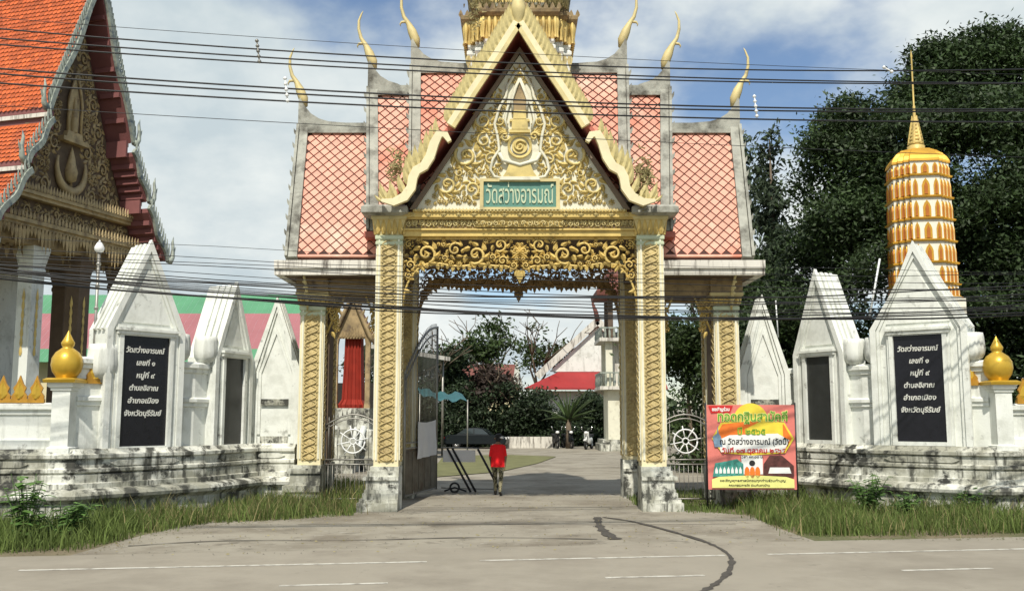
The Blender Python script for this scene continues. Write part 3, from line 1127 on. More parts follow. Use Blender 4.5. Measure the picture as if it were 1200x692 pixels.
tile_mb = MB()
TW, THh = 0.128, 0.135
TG = 0.94
tile_mb.add([(a * TG, b, c * TG) for a, b, c in ((0, -.022, -THh), (TW, -.018, 0), (0, -.012, THh), (-TW, -.018, 0), (0, 0, -THh - .006), (TW + .006, 0, 0), (0, 0, THh), (-TW - .006, 0, 0))],
            [(0, 1, 2, 3), (0, 4, 5, 1), (3, 7, 4, 0), (1, 5, 6, 2), (2, 6, 7, 3)])
tile0 = None
ntiles = 0


def roof_tier(s, xi, xo, zr, ze, yh, n_obj, fl=0.15):
    """one side of one tier: slab both slopes, diamond tiles on both, cement verge, ridge with swept end"""
    global tile0, ntiles
    slope = math.atan2(zr - ze, yh)
    ln = math.hypot(zr - ze, yh)
    mb = MB()
    x0, x1 = sorted((s * xi, s * xo))
    for sy in (-1, 1):
        e0, e1 = (x0 + fl, x1) if s < 0 else (x0, x1 - fl)
        mb.add([(x0, 0, zr), (x1, 0, zr), (e1, sy * yh, ze), (e0, sy * yh, ze), (x0, 0, zr - .22), (x1, 0, zr - .22), (e1, sy * (yh - .02), ze - .1), (e0, sy * (yh - .02), ze - .1)],
               [(0, 1, 2, 3), (4, 7, 6, 5), (2, 6, 7, 3), (1, 5, 6, 2), (0, 3, 7, 4)])
    roof = mb.build('roof_tier', 'tile_bed', gate)
    # gable infill behind the verge
    mb = MB()
    g = s * (xo - .22 - fl)
    mb.prism([(-yh + .25, ze - .05), (yh - .25, ze - .05), (0, zr - .35)], lambda u, v, w: (g + w, u, v), -.06, .06)
    mb.build('gable_wall', 'plaster', roof)
    rest = MB()
    nx = int((xo - xi - .20) / (2 * TW + .018))
    px_ = (xo - xi - .20) / nx
    nz = int((ln - .1) / (THh + .010))
    pz = (ln - .1) / nz
    cnt = 0
    for sy in (-1, 1):
        nrm = Vector((0, sy * math.sin(slope), math.cos(slope)))
        dn = Vector((0, sy * math.cos(slope), -math.sin(slope)))
        for j in range(1, nz):
            for i in range(nx + (j % 2)):
                u = xi + .04 + px_ * (i + (0 if j % 2 else .5))
                if (j % 2 and (i == 0 or i == nx)) or u > xo - .12 - fl * j / nz:
                    continue
                p = Vector((s * u, 0, zr)) + dn * (pz * j + .02) + nrm * .004
                ok = sy < 0 and cnt < n_obj and ntiles < 300
                if ok:
                    rx = -(math.pi / 2 - slope)
                    if tile0 is None:
                        tile0 = tile_mb.build('roof_tile', 'pink_tile', roof)
                        o = tile0
                        o.location = p
                    else:
                        o = clone(tile0, roof, p)
                    o.rotation_euler = (rx, 0, 0)
                    cnt += 1
                    ntiles += 1
                else:
                    o_ = len(rest.v)
                    ux = Vector((1, 0, 0))
                    up = -dn
                    vv = []
                    for (a, b, c) in tile_mb.v:
                        vv.append(p + ux * a + up * c + nrm * (-b))
                    rest.add(vv, tile_mb.f)
    rest.build('roof_tiles', 'pink_tile', roof, kind='stuff')
    mb = MB()
    for sy in (-1, 1):
        e0, e1 = (x0 + fl, x1 - .02) if s < 0 else (x0 + .02, x1 - fl)
        mb.beam((e0, sy * (yh - .03), ze + .035), (e1, sy * (yh - .03), ze + .035), .06, .15, up=(0, sy * math.sin(slope), math.cos(slope)))
    mb.build('eave_tiles', 'pink_tile', roof, kind='stuff')
    # cement verge following the slope, with a ragged outer lip
    mb = MB()
    for sy in (-1, 1):
        a = Vector((s * (xo - .10), 0, zr + .05))
        b = Vector((s * (xo - .10 - fl), sy * (yh + .05), ze - .02))
        mb.beam(a, b, .22, .20, up=(0, sy * math.sin(slope), math.cos(slope)))
        mb.beam(a + Vector((s * .16, 0, .03)), b + Vector((s * .16, 0, .02)), .07, .26, up=(0, sy * math.sin(slope), math.cos(slope)))
        for k in range(9):
            q = a.lerp(b, (k + .5) / 9)
            mb.flame(lambda u, v, w: (q.x + s * .2 + u, q.y, q.z + v), 0, 0, R(90) - s * R(35), .20, .08, 0, s * .4)
    mb.build('verge', 'cement', roof)
    mb = MB()
    pts = [(xi, .16), (xo * .5 + xi * .5, .16), (xo - .75, .20), (xo - .5, .28), (xo - .28, .42), (xo - .1, .64), (xo + .02, .86), (xo + .06, .80), (xo + .06, -.10), (xi, -.10)]
    mb.prism([(s * a, zr + b) for a, b in pts], lambda u, v, w: (u, w, v), -.11, .11)
    mb.prism([(s * a, zr + b) for a, b in ((xi, -.13), (xi, -.02), (xo - .2, -.02), (xo - .2, -.13))], lambda u, v, w: (u, w, v), -.16, .16)
    mb.build('ridge', 'cement', roof)
    chofa(s * (xo - .02), zr + .80, s, 1)
    return roof


for s in (-1, 1):
    roof_tier(s, 3.45, 5.90, 9.90, 6.12, 1.62, 150, .16)
for s in (-1, 1):
    roof_tier(s, 2.4, 4.04, 10.95, 6.75, 1.80, 0, .34)
    roof_tier(s, 0.3, 2.88, 11.57, 7.45, 1.80, 0, .20)
    # eaves of the wing and the corner slab above the capital
    mb = MB()
    a, b = sorted((s * 3.50, s * 6.10))
    mb.box(a, b, -1.72, -1.50, 5.86, 6.06)
    mb.box(a, b, -1.66, -1.50, 5.70, 5.86)
    mb.box(a, b, 1.50, 1.72, 5.70, 6.06)
    a2, b2 = sorted((s * 5.9, s * 6.10))
    mb.box(a2, b2, -1.50, 1.50, 5.70, 6.06)
    ev = mb.build('eave_fascia', 'fascia', gate)
    mb = MB()
    a, b = sorted((s * 3.50, s * 5.9))
    mb.box(a, b, -1.49, 1.49, 5.72, 5.80)
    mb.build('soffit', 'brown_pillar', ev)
    mb = MB()
    a, b = sorted((s * 4.9, s * 5.72))
    mb.box(a, b, -.86, 1.1, 5.35, 5.719)
    a, b = sorted((s * 3.50, s * 5.0))
    mb.box(a, b, -.75, -.35, 5.30, 5.718)
    mb.box(a, b, .6, 1.0, 5.30, 5.718)
    mb.build('wing_beam', 'gold_aged', gate)
    mb = MB()
    for sy in (-1, 1):
        mb = MB()
        mb.loft(SQ, [(.40, 7.05), (.56, 7.10), (.56, 7.24), (.48, 7.30)], (s * 3.28, sy * 1.98))
        mb.build('corner_slab', 'cement', gate)
    mb = MB()
    a, b = sorted((s * 3.5, s * 3.84))
    mb.box(a, b, -1.95, 1.95, 6.60, 6.74)
    mb.build('tier_eave', 'maroon', gate)
    # side walls of the drive-through above the wings
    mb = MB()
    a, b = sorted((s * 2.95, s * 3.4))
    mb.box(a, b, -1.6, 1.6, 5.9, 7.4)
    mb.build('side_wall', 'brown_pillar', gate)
    # slender bird-like eave struts
    mb = MB()
    mb.tube([(s * 5.42, -.85, 4.9), (s * 5.40, -1.0, 5.15), (s * 5.38, -1.25, 5.45), (s * 5.40, -1.5, 5.7)], [.02, .05, .04, .03], 6)
    for k in range(5):
        mb.lathe([(.0, 5.0 + k * .13), (.055, 5.04 + k * .13), (.0, 5.11 + k * .13)], 8, (s * 5.42, -.95 - .1 * k))
    mb.build('eave_strut', 'gold_pale', gate)

# prang tower above the crossing
prang = MB()
C0 = (0, 0)
prang.loft(RED, [(1.34, 10.4), (1.34, 11.60), (1.38, 11.66), (1.38, 11.74), (1.30, 11.80), (1.36, 11.86), (1.36, 11.92)], C0, 0)
prang.loft(RED, [(1.36, 11.92), (1.42, 12.50)], C0, 1)
prang.loft(RED, [(1.46, 12.50), (1.54, 12.58), (1.56, 12.66), (1.45, 12.72), (1.30, 12.80)], C0, 3)
zz_, hw0 = 12.80, 1.30
for k in range(5):
    h = 0.78 - .05 * k
    prang.loft(RED, [(hw0 * .98, zz_), (hw0 * .98, zz_ + h * .18), (hw0 * .92, zz_ + h * .22)], C0, 2)
    prang.loft(RED, [(hw0 * .90, zz_ + h * .22), (hw0 * .90, zz_ + h * .72)], C0, 1)
    prang.loft(RED, [(hw0 * .98, zz_ + h * .72), (hw0 * 1.08, zz_ + h * .82), (hw0 * 1.08, zz_ + h * .92), (hw0 * .95, zz_ + h)], C0, 2)
    zz_ += h
    hw0 *= .86
prang.lathe([(.62, zz_), (.5, zz_ + .5), (.2, zz_ + .9), (.08, zz_ + 1.1), (.05, zz_ + 2.2), (0, zz_ + 2.4)], 12, C0, 1)
pr = prang.build('tower', ['plaster', 'gold', 'cement', 'gold_aged'], gate)
mb = MB()
w_ = MB()
for k in range(4):
    ca, sa = (1, 0, -1, 0)[k], (0, 1, 0, -1)[k]
    tr = lambda x, y: (x * ca - y * sa, x * sa + y * ca)
    for i in range(19):
        f = -1.0 + 2 * i / 18
        x = f * 1.40
        lev = 1.40 * (1 if abs(f) <= .68 else (.84 if abs(f) <= .84 else .68))
        lev_w = lev / 1.40 * 1.34

        def M(u, v, w, lev=lev):
            a, b = tr(u, -(lev + .004 + w))
            return (a, b, v)
        # gold supporting figures as ribbed balusters, lotus pendants on the white body
        p_ = tr(x, -(lev + .03))
        mb.lathe([(.05, 11.93), (.035, 12.05), (.055, 12.2), (.07, 12.36), (.03, 12.5)], 6, p_, 0)
        M2 = lambda u, v, w, lev=lev_w: (*tr(u, -(lev + .004 + w)), v)
        mb.flame(M2, x * .955, 11.62, R(-90), .34, .15, .04, 0, 1)
        M3 = lambda u, v, w, lev=lev_w: (*tr(u, -(lev * 1.23 - w * .5)), v)
        mb.flame(lambda u, v, w, lev=lev: (*tr(u, -(lev * 1.11 - w * .5)), v), x * 1.1, 12.64, R(90), .20, .12, .03, 0, 2)
mb.build('tower_ornament', ['gold', 'gold_pale', 'gold_aged'], pr, kind='stuff')
# weeds rooted on the ledges
V, Fc = [], []
for i in range(1500):
    f = rng.uniform(-1.25, 1.25)
    base = Vector((f, rng.uniform(-1.5, -1.0), rng.choice((12.72, 12.74, 13.48, 13.5))))
    a = rng.uniform(0, 6.28)
    h = rng.uniform(.08, .34)
    tip = base + Vector((math.cos(a) * .14, math.sin(a) * .14, h))
    sd = Vector((-math.sin(a), math.cos(a), 0)) * .016
    k = len(V)
    V += [base - sd, base + sd, tip + sd * .4, tip - sd * .4]
    Fc.append((k, k + 1, k + 2, k + 3))
for cx_, cz_, n_, yy in ((-2.95, 8.2, 160, -2.7), (3.0, 8.0, 220, -2.7), (2.9, 7.6, 160, -2.75), (-1.1, 12.2, 60, -2.0)):
    for i in range(n_):
        base = Vector((cx_ + rng.gauss(0, .10), yy + rng.gauss(0, .08), cz_ + rng.gauss(0, .2)))
        a = rng.uniform(0, 6.28)
        tip = base + Vector((math.cos(a) * .12, math.sin(a) * .08, rng.uniform(-.1, .16)))
        sd = Vector((-math.sin(a), .3, math.cos(a))) * .022
        k = len(V)
        V += [base - sd, base + sd, tip + sd * .4, tip - sd * .4]
        Fc.append((k, k + 1, k + 2, k + 3))
me = np_mesh('ledge_weeds', np.array([tuple(v) for v in V]), np.array(Fc), 'grass_dry')
place('ledge_weeds', me, gate, kind='stuff')


# ------------------------------------------------------------------ boundary walls with pylons
def sweep(mb, path, prof, mi=0, back=-0.45):
    n = len(path)
    nr = []
    for i in range(n):
        ns = []
        for a, b in ((i - 1, i), (i, i + 1)):
            if 0 <= a and b < n:
                d = Vector((path[b][0] - path[a][0], path[b][1] - path[a][1])).normalized()
                ns.append(Vector((d.y, -d.x)))
        if len(ns) == 2:
            m_ = (ns[0] + ns[1]) / (1 + ns[0].dot(ns[1]))
        else:
            m_ = ns[0]
        nr.append(m_)
    pr = [(back, prof[0][1])] + list(prof) + [(back, prof[-1][1])]
    k = len(pr)
    vs, fs = [], []
    for i in range(n):
        for o, z in pr:
            vs.append((path[i][0] + nr[i].x * o, path[i][1] + nr[i].y * o, z))
    for i in range(n - 1):
        for j in range(k):
            jj = (j + 1) % k
            fs.append((i * k + j, (i + 1) * k + j, (i + 1) * k + jj, i * k + jj))
    fs.append(tuple(range(k)))
    fs.append(tuple(range((n - 1) * k, n * k))[::-1])
    mb.add(vs, fs, mi)


PLINTH = [(.62, -.05), (.62, .40), (.66, .44), (.74, .50), (.76, .57), (.72, .64), (.62, .68), (.50, .70), (.50, .80), (.44, .82), (.44, .98), (.40, 1.0),
          (.46, 1.04), (.46, 1.10), (.40, 1.13), (.40, 1.30), (.46, 1.33), (.46, 1.40), (.36, 1.44), (.30, 1.52)]
LP = [(-26, 18.9), (-9.40, 21.25), (-7.60, 23.60), (-6.85, 26.0), (-5.60, 26.0)]
RP = [(5.98, 26.6), (7.57, 26.6), (8.72, 24.5), (10.95, 22.64), (26, 22.9)]
wallL = thing('boundary_wall', 'stained white plinth wall carrying pylons, on the orange roofed hall side', 'wall')
wallR = thing('boundary_wall', 'stained white plinth wall carrying pylons, on the banner side', 'wall')
for par, path, hi, lo in ((wallL, LP, LP[1:], LP[:2]), (wallR, RP, RP[:4], RP[3:])):
    mb = MB()
    sweep(mb, path, PLINTH)
    mb.build('plinth', 'plaster_dirty', par)
    mb = MB()
    sweep(mb, hi, [(.0, 1.5), (.0, 2.42), (.05, 2.45), (.05, 2.52), (.09, 2.55), (.09, 2.62), (.02, 2.66), (.0, 3.22), (.05, 3.25), (.05, 3.32), (.11, 3.36), (.11, 3.45), (.02, 3.5)], 0, -.35)
    mb.build('curtain_wall', 'plaster', par)
    mb = MB()
    sweep(mb, lo, [(.06, 1.48), (.06, 1.70), (.0, 1.74), (.0, 2.22), (.04, 2.25), (.04, 2.32), (.10, 2.36), (.10, 2.46), (.0, 2.50)], 0, -.30)
    mb.build('low_wall', 'plaster', par)
# relief cartouches on the plinth
for par, path in ((wallL, LP), (wallR, RP)):
    for (a, b) in zip(path, path[1:]):
        a, b = Vector((*a, 0)), Vector((*b, 0))
        ln = (b - a).length
        d = (b - a).normalized()
        nn = Vector((d.y, -d.x, 0))
        ks = [0.5] if ln < 4 else ([(ln - 1.6) / ln, (ln - 4.2) / ln, (ln - 6.8) / ln] if par is wallL else [1.6 / ln, 4.2 / ln, 6.8 / ln])
        for f in ks:
            c = a.lerp(b, f)
            hw = min(0.85, ln * .3)
            mb = MB()
            mb.prism([(-hw, 1.215), (-hw + .16, 1.15), (hw - .16, 1.15), (hw, 1.215), (hw - .16, 1.28), (-hw + .16, 1.28)],
                     lambda u, v, w: tuple(c + d * u + nn * (.40 + w) + Vector((0, 0, v))), -.01, .035)
            mb.build('cartouche', 'plaster_dirty', par)


def ring_pts(w, z0, zs, za, inset, bow=0.0):
    hw = w / 2 - inset
    k = inset * 1.9
    pts = [(-hw, z0), (hw, z0), (hw, zs - inset * .2)]
    if bow:
        pts.append((hw * (0.5 - bow), zs + (za - zs) * .5))
    pts.append((0, za - k))
    if bow:
        pts.append((-hw * (0.5 - bow), zs + (za - zs) * .5))
    pts.append((-hw, zs - inset * .2))
    return pts


def pylon(label, loc, rz, w, zs, za, plaque=None, stone='black_stone', text=None, bow=0.0, deep=0.75):
    """gabled white pylon; local -y faces out"""
    t = thing('wall_pylon', label, 'pylon', (loc[0], loc[1], 0), rz)
    M = lambda u, v, wv: (u, -0.18 - wv, v)
    z0 = 1.50
    mb = MB()
    mb.prism(ring_pts(w, z0, zs, za, 0, bow), M, -deep, 0)
    mb.build('body', 'plaster', t)

    def ring(i0, i1, w0, w1, mi=0, base=0):
        A, B = ring_pts(w, z0 + base, zs, za, i0, bow), ring_pts(w, z0 + base, zs, za, i1, bow)
        m2 = MB()
        n = len(A)
        for k in range(1, n):
            kk = (k + 1) % n
            m2.prism([A[k], A[kk], B[kk], B[k]], M, w0, w1)
        return m2
    ring(-.05, .09, .001, .10).build('outer_moulding', 'plaster', t)
    ring(.10, .17, .001, .055).build('inner_moulding', 'plaster', t)
    # roof-like stepped ribs on the flanks of the gable
    mb = MB()
    for s in (-1, 1):
        for k in range(3):
            f = 0.06 + .22 * k
            p0 = (s * (w / 2 + .05) , zs)
            a = (s * (w / 2 + .03), -0.18 + .12 + .17 * k, zs - .02)
            if bow:
                m_ = (s * (w / 2) * (0.5 - bow) + s * .05, -0.18 + .12 + .17 * k, zs + (za - zs) * .5)
                mb.beam(a, m_, .09, .10, up=(s, 0, 1))
                mb.beam(m_, (0, -.18 + .12 + .17 * k, za + .0), .09, .10, up=(s, 0, 1))
            else:
                mb.beam(a, (0, -.18 + .12 + .17 * k, za + .0), .09, .10, up=(s, 0, 1))
    mb.build('roof_rib', 'plaster', t, kind='stuff')
    if plaque:
        pw, p0, p1 = plaque
        mb = MB()
        mb.box(-pw / 2, pw / 2, -.235, -.182, p0, p1)
        pl = mb.build('plaque', stone, t)
        mb = MB()
        for s in (-1, 1):
            a, b = sorted((s * pw / 2, s * (pw / 2 + .10)))
            mb.box(a, b, -.30, -.182, p0 - .09, p1 + .03)
            a, b = sorted((s * (pw / 2 + .10), s * (pw / 2 + .155)))
            mb.box(a, b, -.26, -.182, p0 - .09, p1 + .03)
        mb.box(-pw / 2, pw / 2, -.302, -.182, p0 - .09, p0)
        mb.box(-pw / 2, pw / 2, -.30, -.182, p1, p1 + .03)
        mb.box(-pw / 2 - .16, pw / 2 + .16, -.33, -.182, p1 + .03, p1 + .11)
        mb.box(-pw / 2 - .19, pw / 2 + .19, -.37, -.182, p1 + .11, p1 + .17)
        mb.box(-pw / 2 - .15, pw / 2 + .15, -.29, -.182, p1 + .17, p1 + .24)
        mb.build('plaque_frame', 'plaster', t)
        if text:
            n = len(text)
            zz = p1 - (p1 - p0) * .13
            for i, ln_ in enumerate(text):
                lettering('lettering', ln_, 0.165, pl, (pw * (-.02 + .02 * (i in (1, 2))), -.238, zz - i * (p1 - p0) * .115), 'letter', fit_w=pw * (.84, .40, .40, .62, .66, .80)[i], bold=0.004, shear=0.2, extrude=0.004)
    else:
        # blind pointed panel with V shaped fillets and a string course
        mb = MB()
        pw = w * .30
        zt = zs - .05
        ap_ = zs + (za - zs) * .52
        for s in (-1, 1):
            mb.prism([(s * pw, z0 + .25), (s * (pw + .07), z0 + .25), (s * (pw + .07), zt), (0, ap_ + .16), (0, ap_), (s * pw, zt)], M, .001, .045)
        mb.build('panel_fillet', 'plaster', t)
        mb = MB()
        mb.box(-pw + .01, pw - .01, -.25, -.181, 2.50, 2.58)
        mb.box(-pw + .01, pw - .01, -.22, -.181, 2.58, 2.66)
        mb.build('string_course', 'plaster_dirty', t)
        mb = MB()
        mb.box(-pw + .01, pw - .01, -.215, -.181, 1.52, 1.70)
        mb.build('panel_sill', 'plaster_dirty', t)
    # raised tympanum
    if plaque:
        mb = MB()
        b0 = plaque[2] + .30
        A = ring_pts(w, z0, zs, za, .24, bow)
        top = max(p[1] for p in A)
        hwb = min(p[0] for p in A if p[0] > 0 and p[1] > zs - .5) if bow else None
        tw = (w / 2 - .26) * max(.12, min(1, (top - b0) / (top - zs)))
        mb.prism([(-tw, b0), (tw, b0), (0, top - .12)], M, .001, .03)
        mb.build('tympanum', 'plaster', t)
    return t


TXT = ['วัดสว่างอารมณ์', 'เลขที่ ๑', 'หมู่ที่ ๙', 'ตำบลอิสาณ', 'อำเภอเมือง', 'จังหวัดบุรีรัมย์']


def mid(a, b, f=.5):
    return (a[0] + (b[0] - a[0]) * f, a[1] + (b[1] - a[1]) * f)


def ang(a, b):
    return math.atan2(b[1] - a[1], b[0] - a[0])


def zat(px, py, p):
    return at(px, py, p[1]).z


c = mid(LP[1], LP[2])
pylon('large white pylon with lettered black plaque on the orange roofed hall side', c, ang(LP[1], LP[2]), 1.86, zat(130, 388, c), zat(178, 287, c), (1.17, zat(170, 522, c), zat(170, 395, c)), text=TXT)
c = mid(LP[2], LP[3])
pylon('slim white pylon with blank dark plaque before the green and red roof', c, ang(LP[2], LP[3]), 1.55, zat(250, 420, c), zat(270, 335, c), (.84, zat(270, 520, c), zat(270, 420, c)), 'grey_stone')
c = (-6.2, 26.0)
pylon('white pointed pylon with blind arched panel beside the slim hall side pylon', c, 0, 1.22, zat(324, 435, c), zat(324, 352, c))
c = (6.76, 26.6)
pylon('white pointed pylon with blind arched panel rising behind the festival banner', c, 0, 1.26, zat(893, 438, c), zat(893, 350, c))
c = mid(RP[1], RP[2])
pylon('slim white pylon with blank dark plaque standing next to the festival banner', c, ang(RP[1], RP[2]), 1.62, zat(958, 415, c), zat(958, 320, c), (.84, zat(960, 515, c), zat(960, 418, c)), 'grey_stone')
c = mid(RP[2], RP[3])
pylon('large white pylon with lettered black plaque in front of the gold tower', c, ang(RP[2], RP[3]), 2.15, zat(1075, 385, c), zat(1072, 288, c), (1.14, zat(1080, 517, c), zat(1080, 393, c)), text=TXT, bow=0.07)

# fluted white pot ornaments standing on the wall
pot_plan = []
for i in range(32):
    a = i * math.pi / 16
    r = 1.0 if i % 2 else 0.86
    pot_plan.append((math.cos(a) * r, math.sin(a) * r))
pm = MB()
pm.loft(pot_plan, [(.12, 0), (.13, .05), (.23, .09), (.29, .18), (.31, .32), (.29, .55), (.27, .66), (.20, .67), (.18, .50)], (0, 0), 0, True)
pots = []
for (x, y, z, sc_, lab, gr_) in (
        (-9.05, 21.75, 2.95, 1.15, 'white fluted pot ornament between the gold bulb and the lettered plaque, orange roofed side', None),
        (-7.92, 23.25, 3.45, .95, 'white fluted pot ornament between the lettered plaque and the slim hall side pylon', None),
        (-7.48, 23.98, 3.45, .95, 'white fluted pot ornament against the flank of the slim hall side pylon', None),
        (8.62, 24.72, 3.45, .95, 'white fluted pot ornament against the slim pylon on the banner side', None),
        (9.02, 24.28, 3.45, .95, 'white fluted pot ornament between the blank and lettered plaques, banner side', None),
        (10.72, 22.86, 3.45, .95, 'white fluted pot ornament on the flank of the gold tower side pylon', None)):
    if not pots:
        o = pm.build('pot_ornament', 'plaster')
    else:
        o = clone(pots[0])
    o.location = (x, y, z)
    o.scale = (sc_, sc_, sc_ * 1.1)
    pots.append(o)
    tag(o, lab, 'ornament')

# corner posts with gold bulb finials and the gold crest leaves along the low walls
crest0 = None
for par, P, side in ((wallL, LP[1], -1), (wallR, RP[3], 1)):
    a = LP[0] if side < 0 else RP[4]
    d = Vector((a[0] - P[0], a[1] - P[1], 0)).normalized()
    nn = Vector((d.y, -d.x, 0)) * (1 if side > 0 else -1)
    c = Vector((P[0], P[1], 0)) + d * .18
    mb = MB()
    mb.loft(SQ, [(.24, 1.42), (.24, 1.55), (.19, 1.58), (.19, 2.74), (.22, 2.76), (.22, 2.80), (.27, 2.84), (.27, 2.92)], (c.x + nn.x * .12, c.y + nn.y * .12))
    mb.build('corner_post', 'plaster', par)
    mb = MB()
    b = (c.x + nn.x * .12, c.y + nn.y * .12)
    mb.loft(SQ, [(.33, 2.92), (.35, 2.98), (.28, 3.02)], b)
    mb.lathe([(.20, 3.02), (.22, 3.06), (.29, 3.16), (.325, 3.30), (.31, 3.45), (.24, 3.57), (.15, 3.64), (.10, 3.68), (.13, 3.72), (.14, 3.78), (.10, 3.85), (.06, 3.93), (.0, 4.05)], 20, b)
    mb.build('bulb_finial', 'gold_bright', par)
    for k in range(14):
        q = c + d * (.62 + .34 * k)
        if crest0 is None:
            lm = MB()
            Mf = lambda u, v, w: (u, -w, v)
            lm.prism([(-.15, 0), (.15, 0), (.16, .10), (.10, .17), (.13, .24), (.07, .31), (0, .46), (-.07, .31), (-.13, .24), (-.10, .17), (-.16, .10)], Mf, -.03, .03, 0)
            lm.flame(Mf, 0, .05, R(90), .32, .2, .05, 0, 1, .031)
            lm.box(-.17, .17, -.05, .05, -.02, .05, 0)
            crest0 = lm.build('crest_leaf', ['gold_orange', 'gold_bright'], par)
            o = crest0
        else:
            o = clone(crest0, par)
        o.location = (q.x, q.y, 2.52)
        o.scale = (1, 1, 1.22)
        o.rotation_euler = (0, 0, math.atan2(d.y, d.x) + (math.pi if side < 0 else 0))
    for k, (f, zz, s_) in enumerate(((.30, 2.95, 1.2), (-.42, 3.5, .0))):
        if s_:
            t_ = LP[2] if side < 0 else RP[2]
            e = Vector((t_[0] - P[0], t_[1] - P[1], 0)).normalized()
            q = Vector((P[0], P[1], 0)) + e * .42
            o = clone(crest0, par, (q.x, q.y, 3.52 if False else 2.95), (0, 0, math.atan2(e.y, e.x) + (0 if side < 0 else math.pi)), (1.3, 1.3, 1.5))
            mb = MB()
            mb.loft(SQ, [(.2, 2.4), (.2, 2.95)], (q.x, q.y))


# ------------------------------------------------------------------ iron gates
def narrow_gate(label, x0, x1, y):
    t = thing('iron_gate', label, 'gate', (x0, y, 0))
    w = x1 - x0
    mb = MB()
    for x in (.02, w - .02):
        mb.tube([(x, 0, .12), (x, 0, 2.2)], .025, 6)
    for z in (.14, 1.0, 1.12):
        mb.tube([(.02, 0, z), (w - .02, 0, z)], .02, 6)
    arc = [(.02 + (w - .04) * i / 10, 0, 1.98 + .28 * math.sin(math.pi * i / 10)) for i in range(11)]
    mb.tube(arc, .022, 6)
    mb.tube([(a, b, c - .1) for a, b, c in arc], .016, 6)
    mb.build('gate_frame', 'steel', t)
    mb = MB()
    n = 13
    for i in range(1, n):
        x = w * i / n
        zt = 1.98 + .28 * math.sin(math.pi * i / n)
        mb.tube([(x, 0, .14), (x, 0, 1.0)], .009, 5)
        if abs(x - w / 2) > .34:
            mb.tube([(x, 0, 1.12), (x, 0, zt)], .009, 5)
        mb.tube([(x, 0, zt), (x, 0, zt + .08), (x, 0, zt + .16)], [.012, .018, .002], 5)
    for k in range(4):
        x = .18 + (w - .36) * k / 3
        mb.spiral(lambda u, v, ww: (u, ww, v), x, 1.06, .05, 1.2, 0, 1, .008, 0)
    mb.build('bars', 'steel', t, kind='stuff')
    mb = MB()
    cz = 1.58
    mb.tube([(w / 2 + .30 * math.cos(a), -.02, cz + .30 * math.sin(a)) for a in [i * math.pi / 12 for i in range(25)]], .022, 6)
    mb.tube([(w / 2 + .08 * math.cos(a), -.02, cz + .08 * math.sin(a)) for a in [i * math.pi / 6 for i in range(13)]], .02, 6)
    for k in range(8):
        a = k * math.pi / 4 + .2
        mb.tube([(w / 2 + .06 * math.cos(a), -.02, cz + .06 * math.sin(a)), (w / 2 + .40 * math.cos(a), -.02, cz + .40 * math.sin(a))], .016, 6)
    mb.build('wheel_emblem', 'glazed_white', t)
    return t


narrow_gate('narrow steel gate with wheel emblem, beside the open gate leaf pillar', -4.80, -3.32, 25.35)
narrow_gate('narrow steel gate with wheel emblem, next to the festival banner', 3.69, 5.18, 25.35)

# open leaf of the main gate
A, B = Vector((-2.86, 26.3, 0)), Vector((-2.24, 29.5, 0))
leafd = B - A
leaf = thing('gate_leaf', 'tall open steel gate leaf with solid lower panel and arched top', 'gate', tuple(A), math.atan2(leafd.y, leafd.x))
LW = leafd.length
mb = MB()


def top_z(x):
    t = x / LW
    return 3.35 + 1.5 * math.sin(t * math.pi / 2)


mb.tube([(.03, 0, .08), (.03, 0, 3.4)], .035, 6)
mb.tube([(LW - .03, 0, .08), (LW - .03, 0, 4.9)], .035, 6)
for z in (.12, 1.36, 1.5):
    mb.tube([(.03, 0, z), (LW - .03, 0, z)], .025, 6)
mb.tube([(LW * i / 16, 0, top_z(LW * i / 16)) for i in range(17)], .035, 6)
mb.tube([(LW * i / 16, 0, top_z(LW * i / 16) - .22) for i in range(17)], .025, 6)
mb.build('leaf_frame', 'steel', leaf)
mb = MB()
for i in range(1, 24):
    x = LW * i / 24
    mb.tube([(x, 0, 1.5), (x, 0, top_z(x) + .12)], .010, 5)
mb.build('bars', 'steel', leaf, kind='stuff')
mb = MB()
mb.box(.05, LW - .05, -.012, .012, .13, 1.35)
for k in range(5):
    x0, x1 = .1 + (LW - .2) * k / 5, .1 + (LW - .2) * (k + 1) / 5 - .06
    mb.box(x0, x1, -.03, -.0125, .22, 1.26)
mb.build('lower_panel', 'iron_panel', leaf)
mb = MB()
vs, fs = [], []
nx_, nz_ = 20, 20
for i in range(nx_ + 1):
    for j in range(nz_ + 1):
        u, v = i / nx_, j / nz_
        sag = .07 * math.sin(math.pi * u) * (1 - v) * 0 + .05 * math.sin(u * math.pi) * v
        vs.append((1.0 + 1.9 * u + .02 * math.sin(v * 7), -.07 - .03 * math.sin(u * 14 + v * 2) * (1 - v * .5), 1.05 + 1.02 * v - sag + .05 * u))
for i in range(nx_):
    for j in range(nz_):
        k = i * (nz_ + 1) + j
        fs.append((k, k + nz_ + 1, k + nz_ + 2, k + 1))
mb.add(vs, fs, 0, True)
mb.build('cloth_sheet', 'cloth', None, tuple(A), label='white cloth sheet hung on the open steel gate leaf', cat='cloth').rotation_euler = (0, 0, math.atan2(leafd.y, leafd.x))

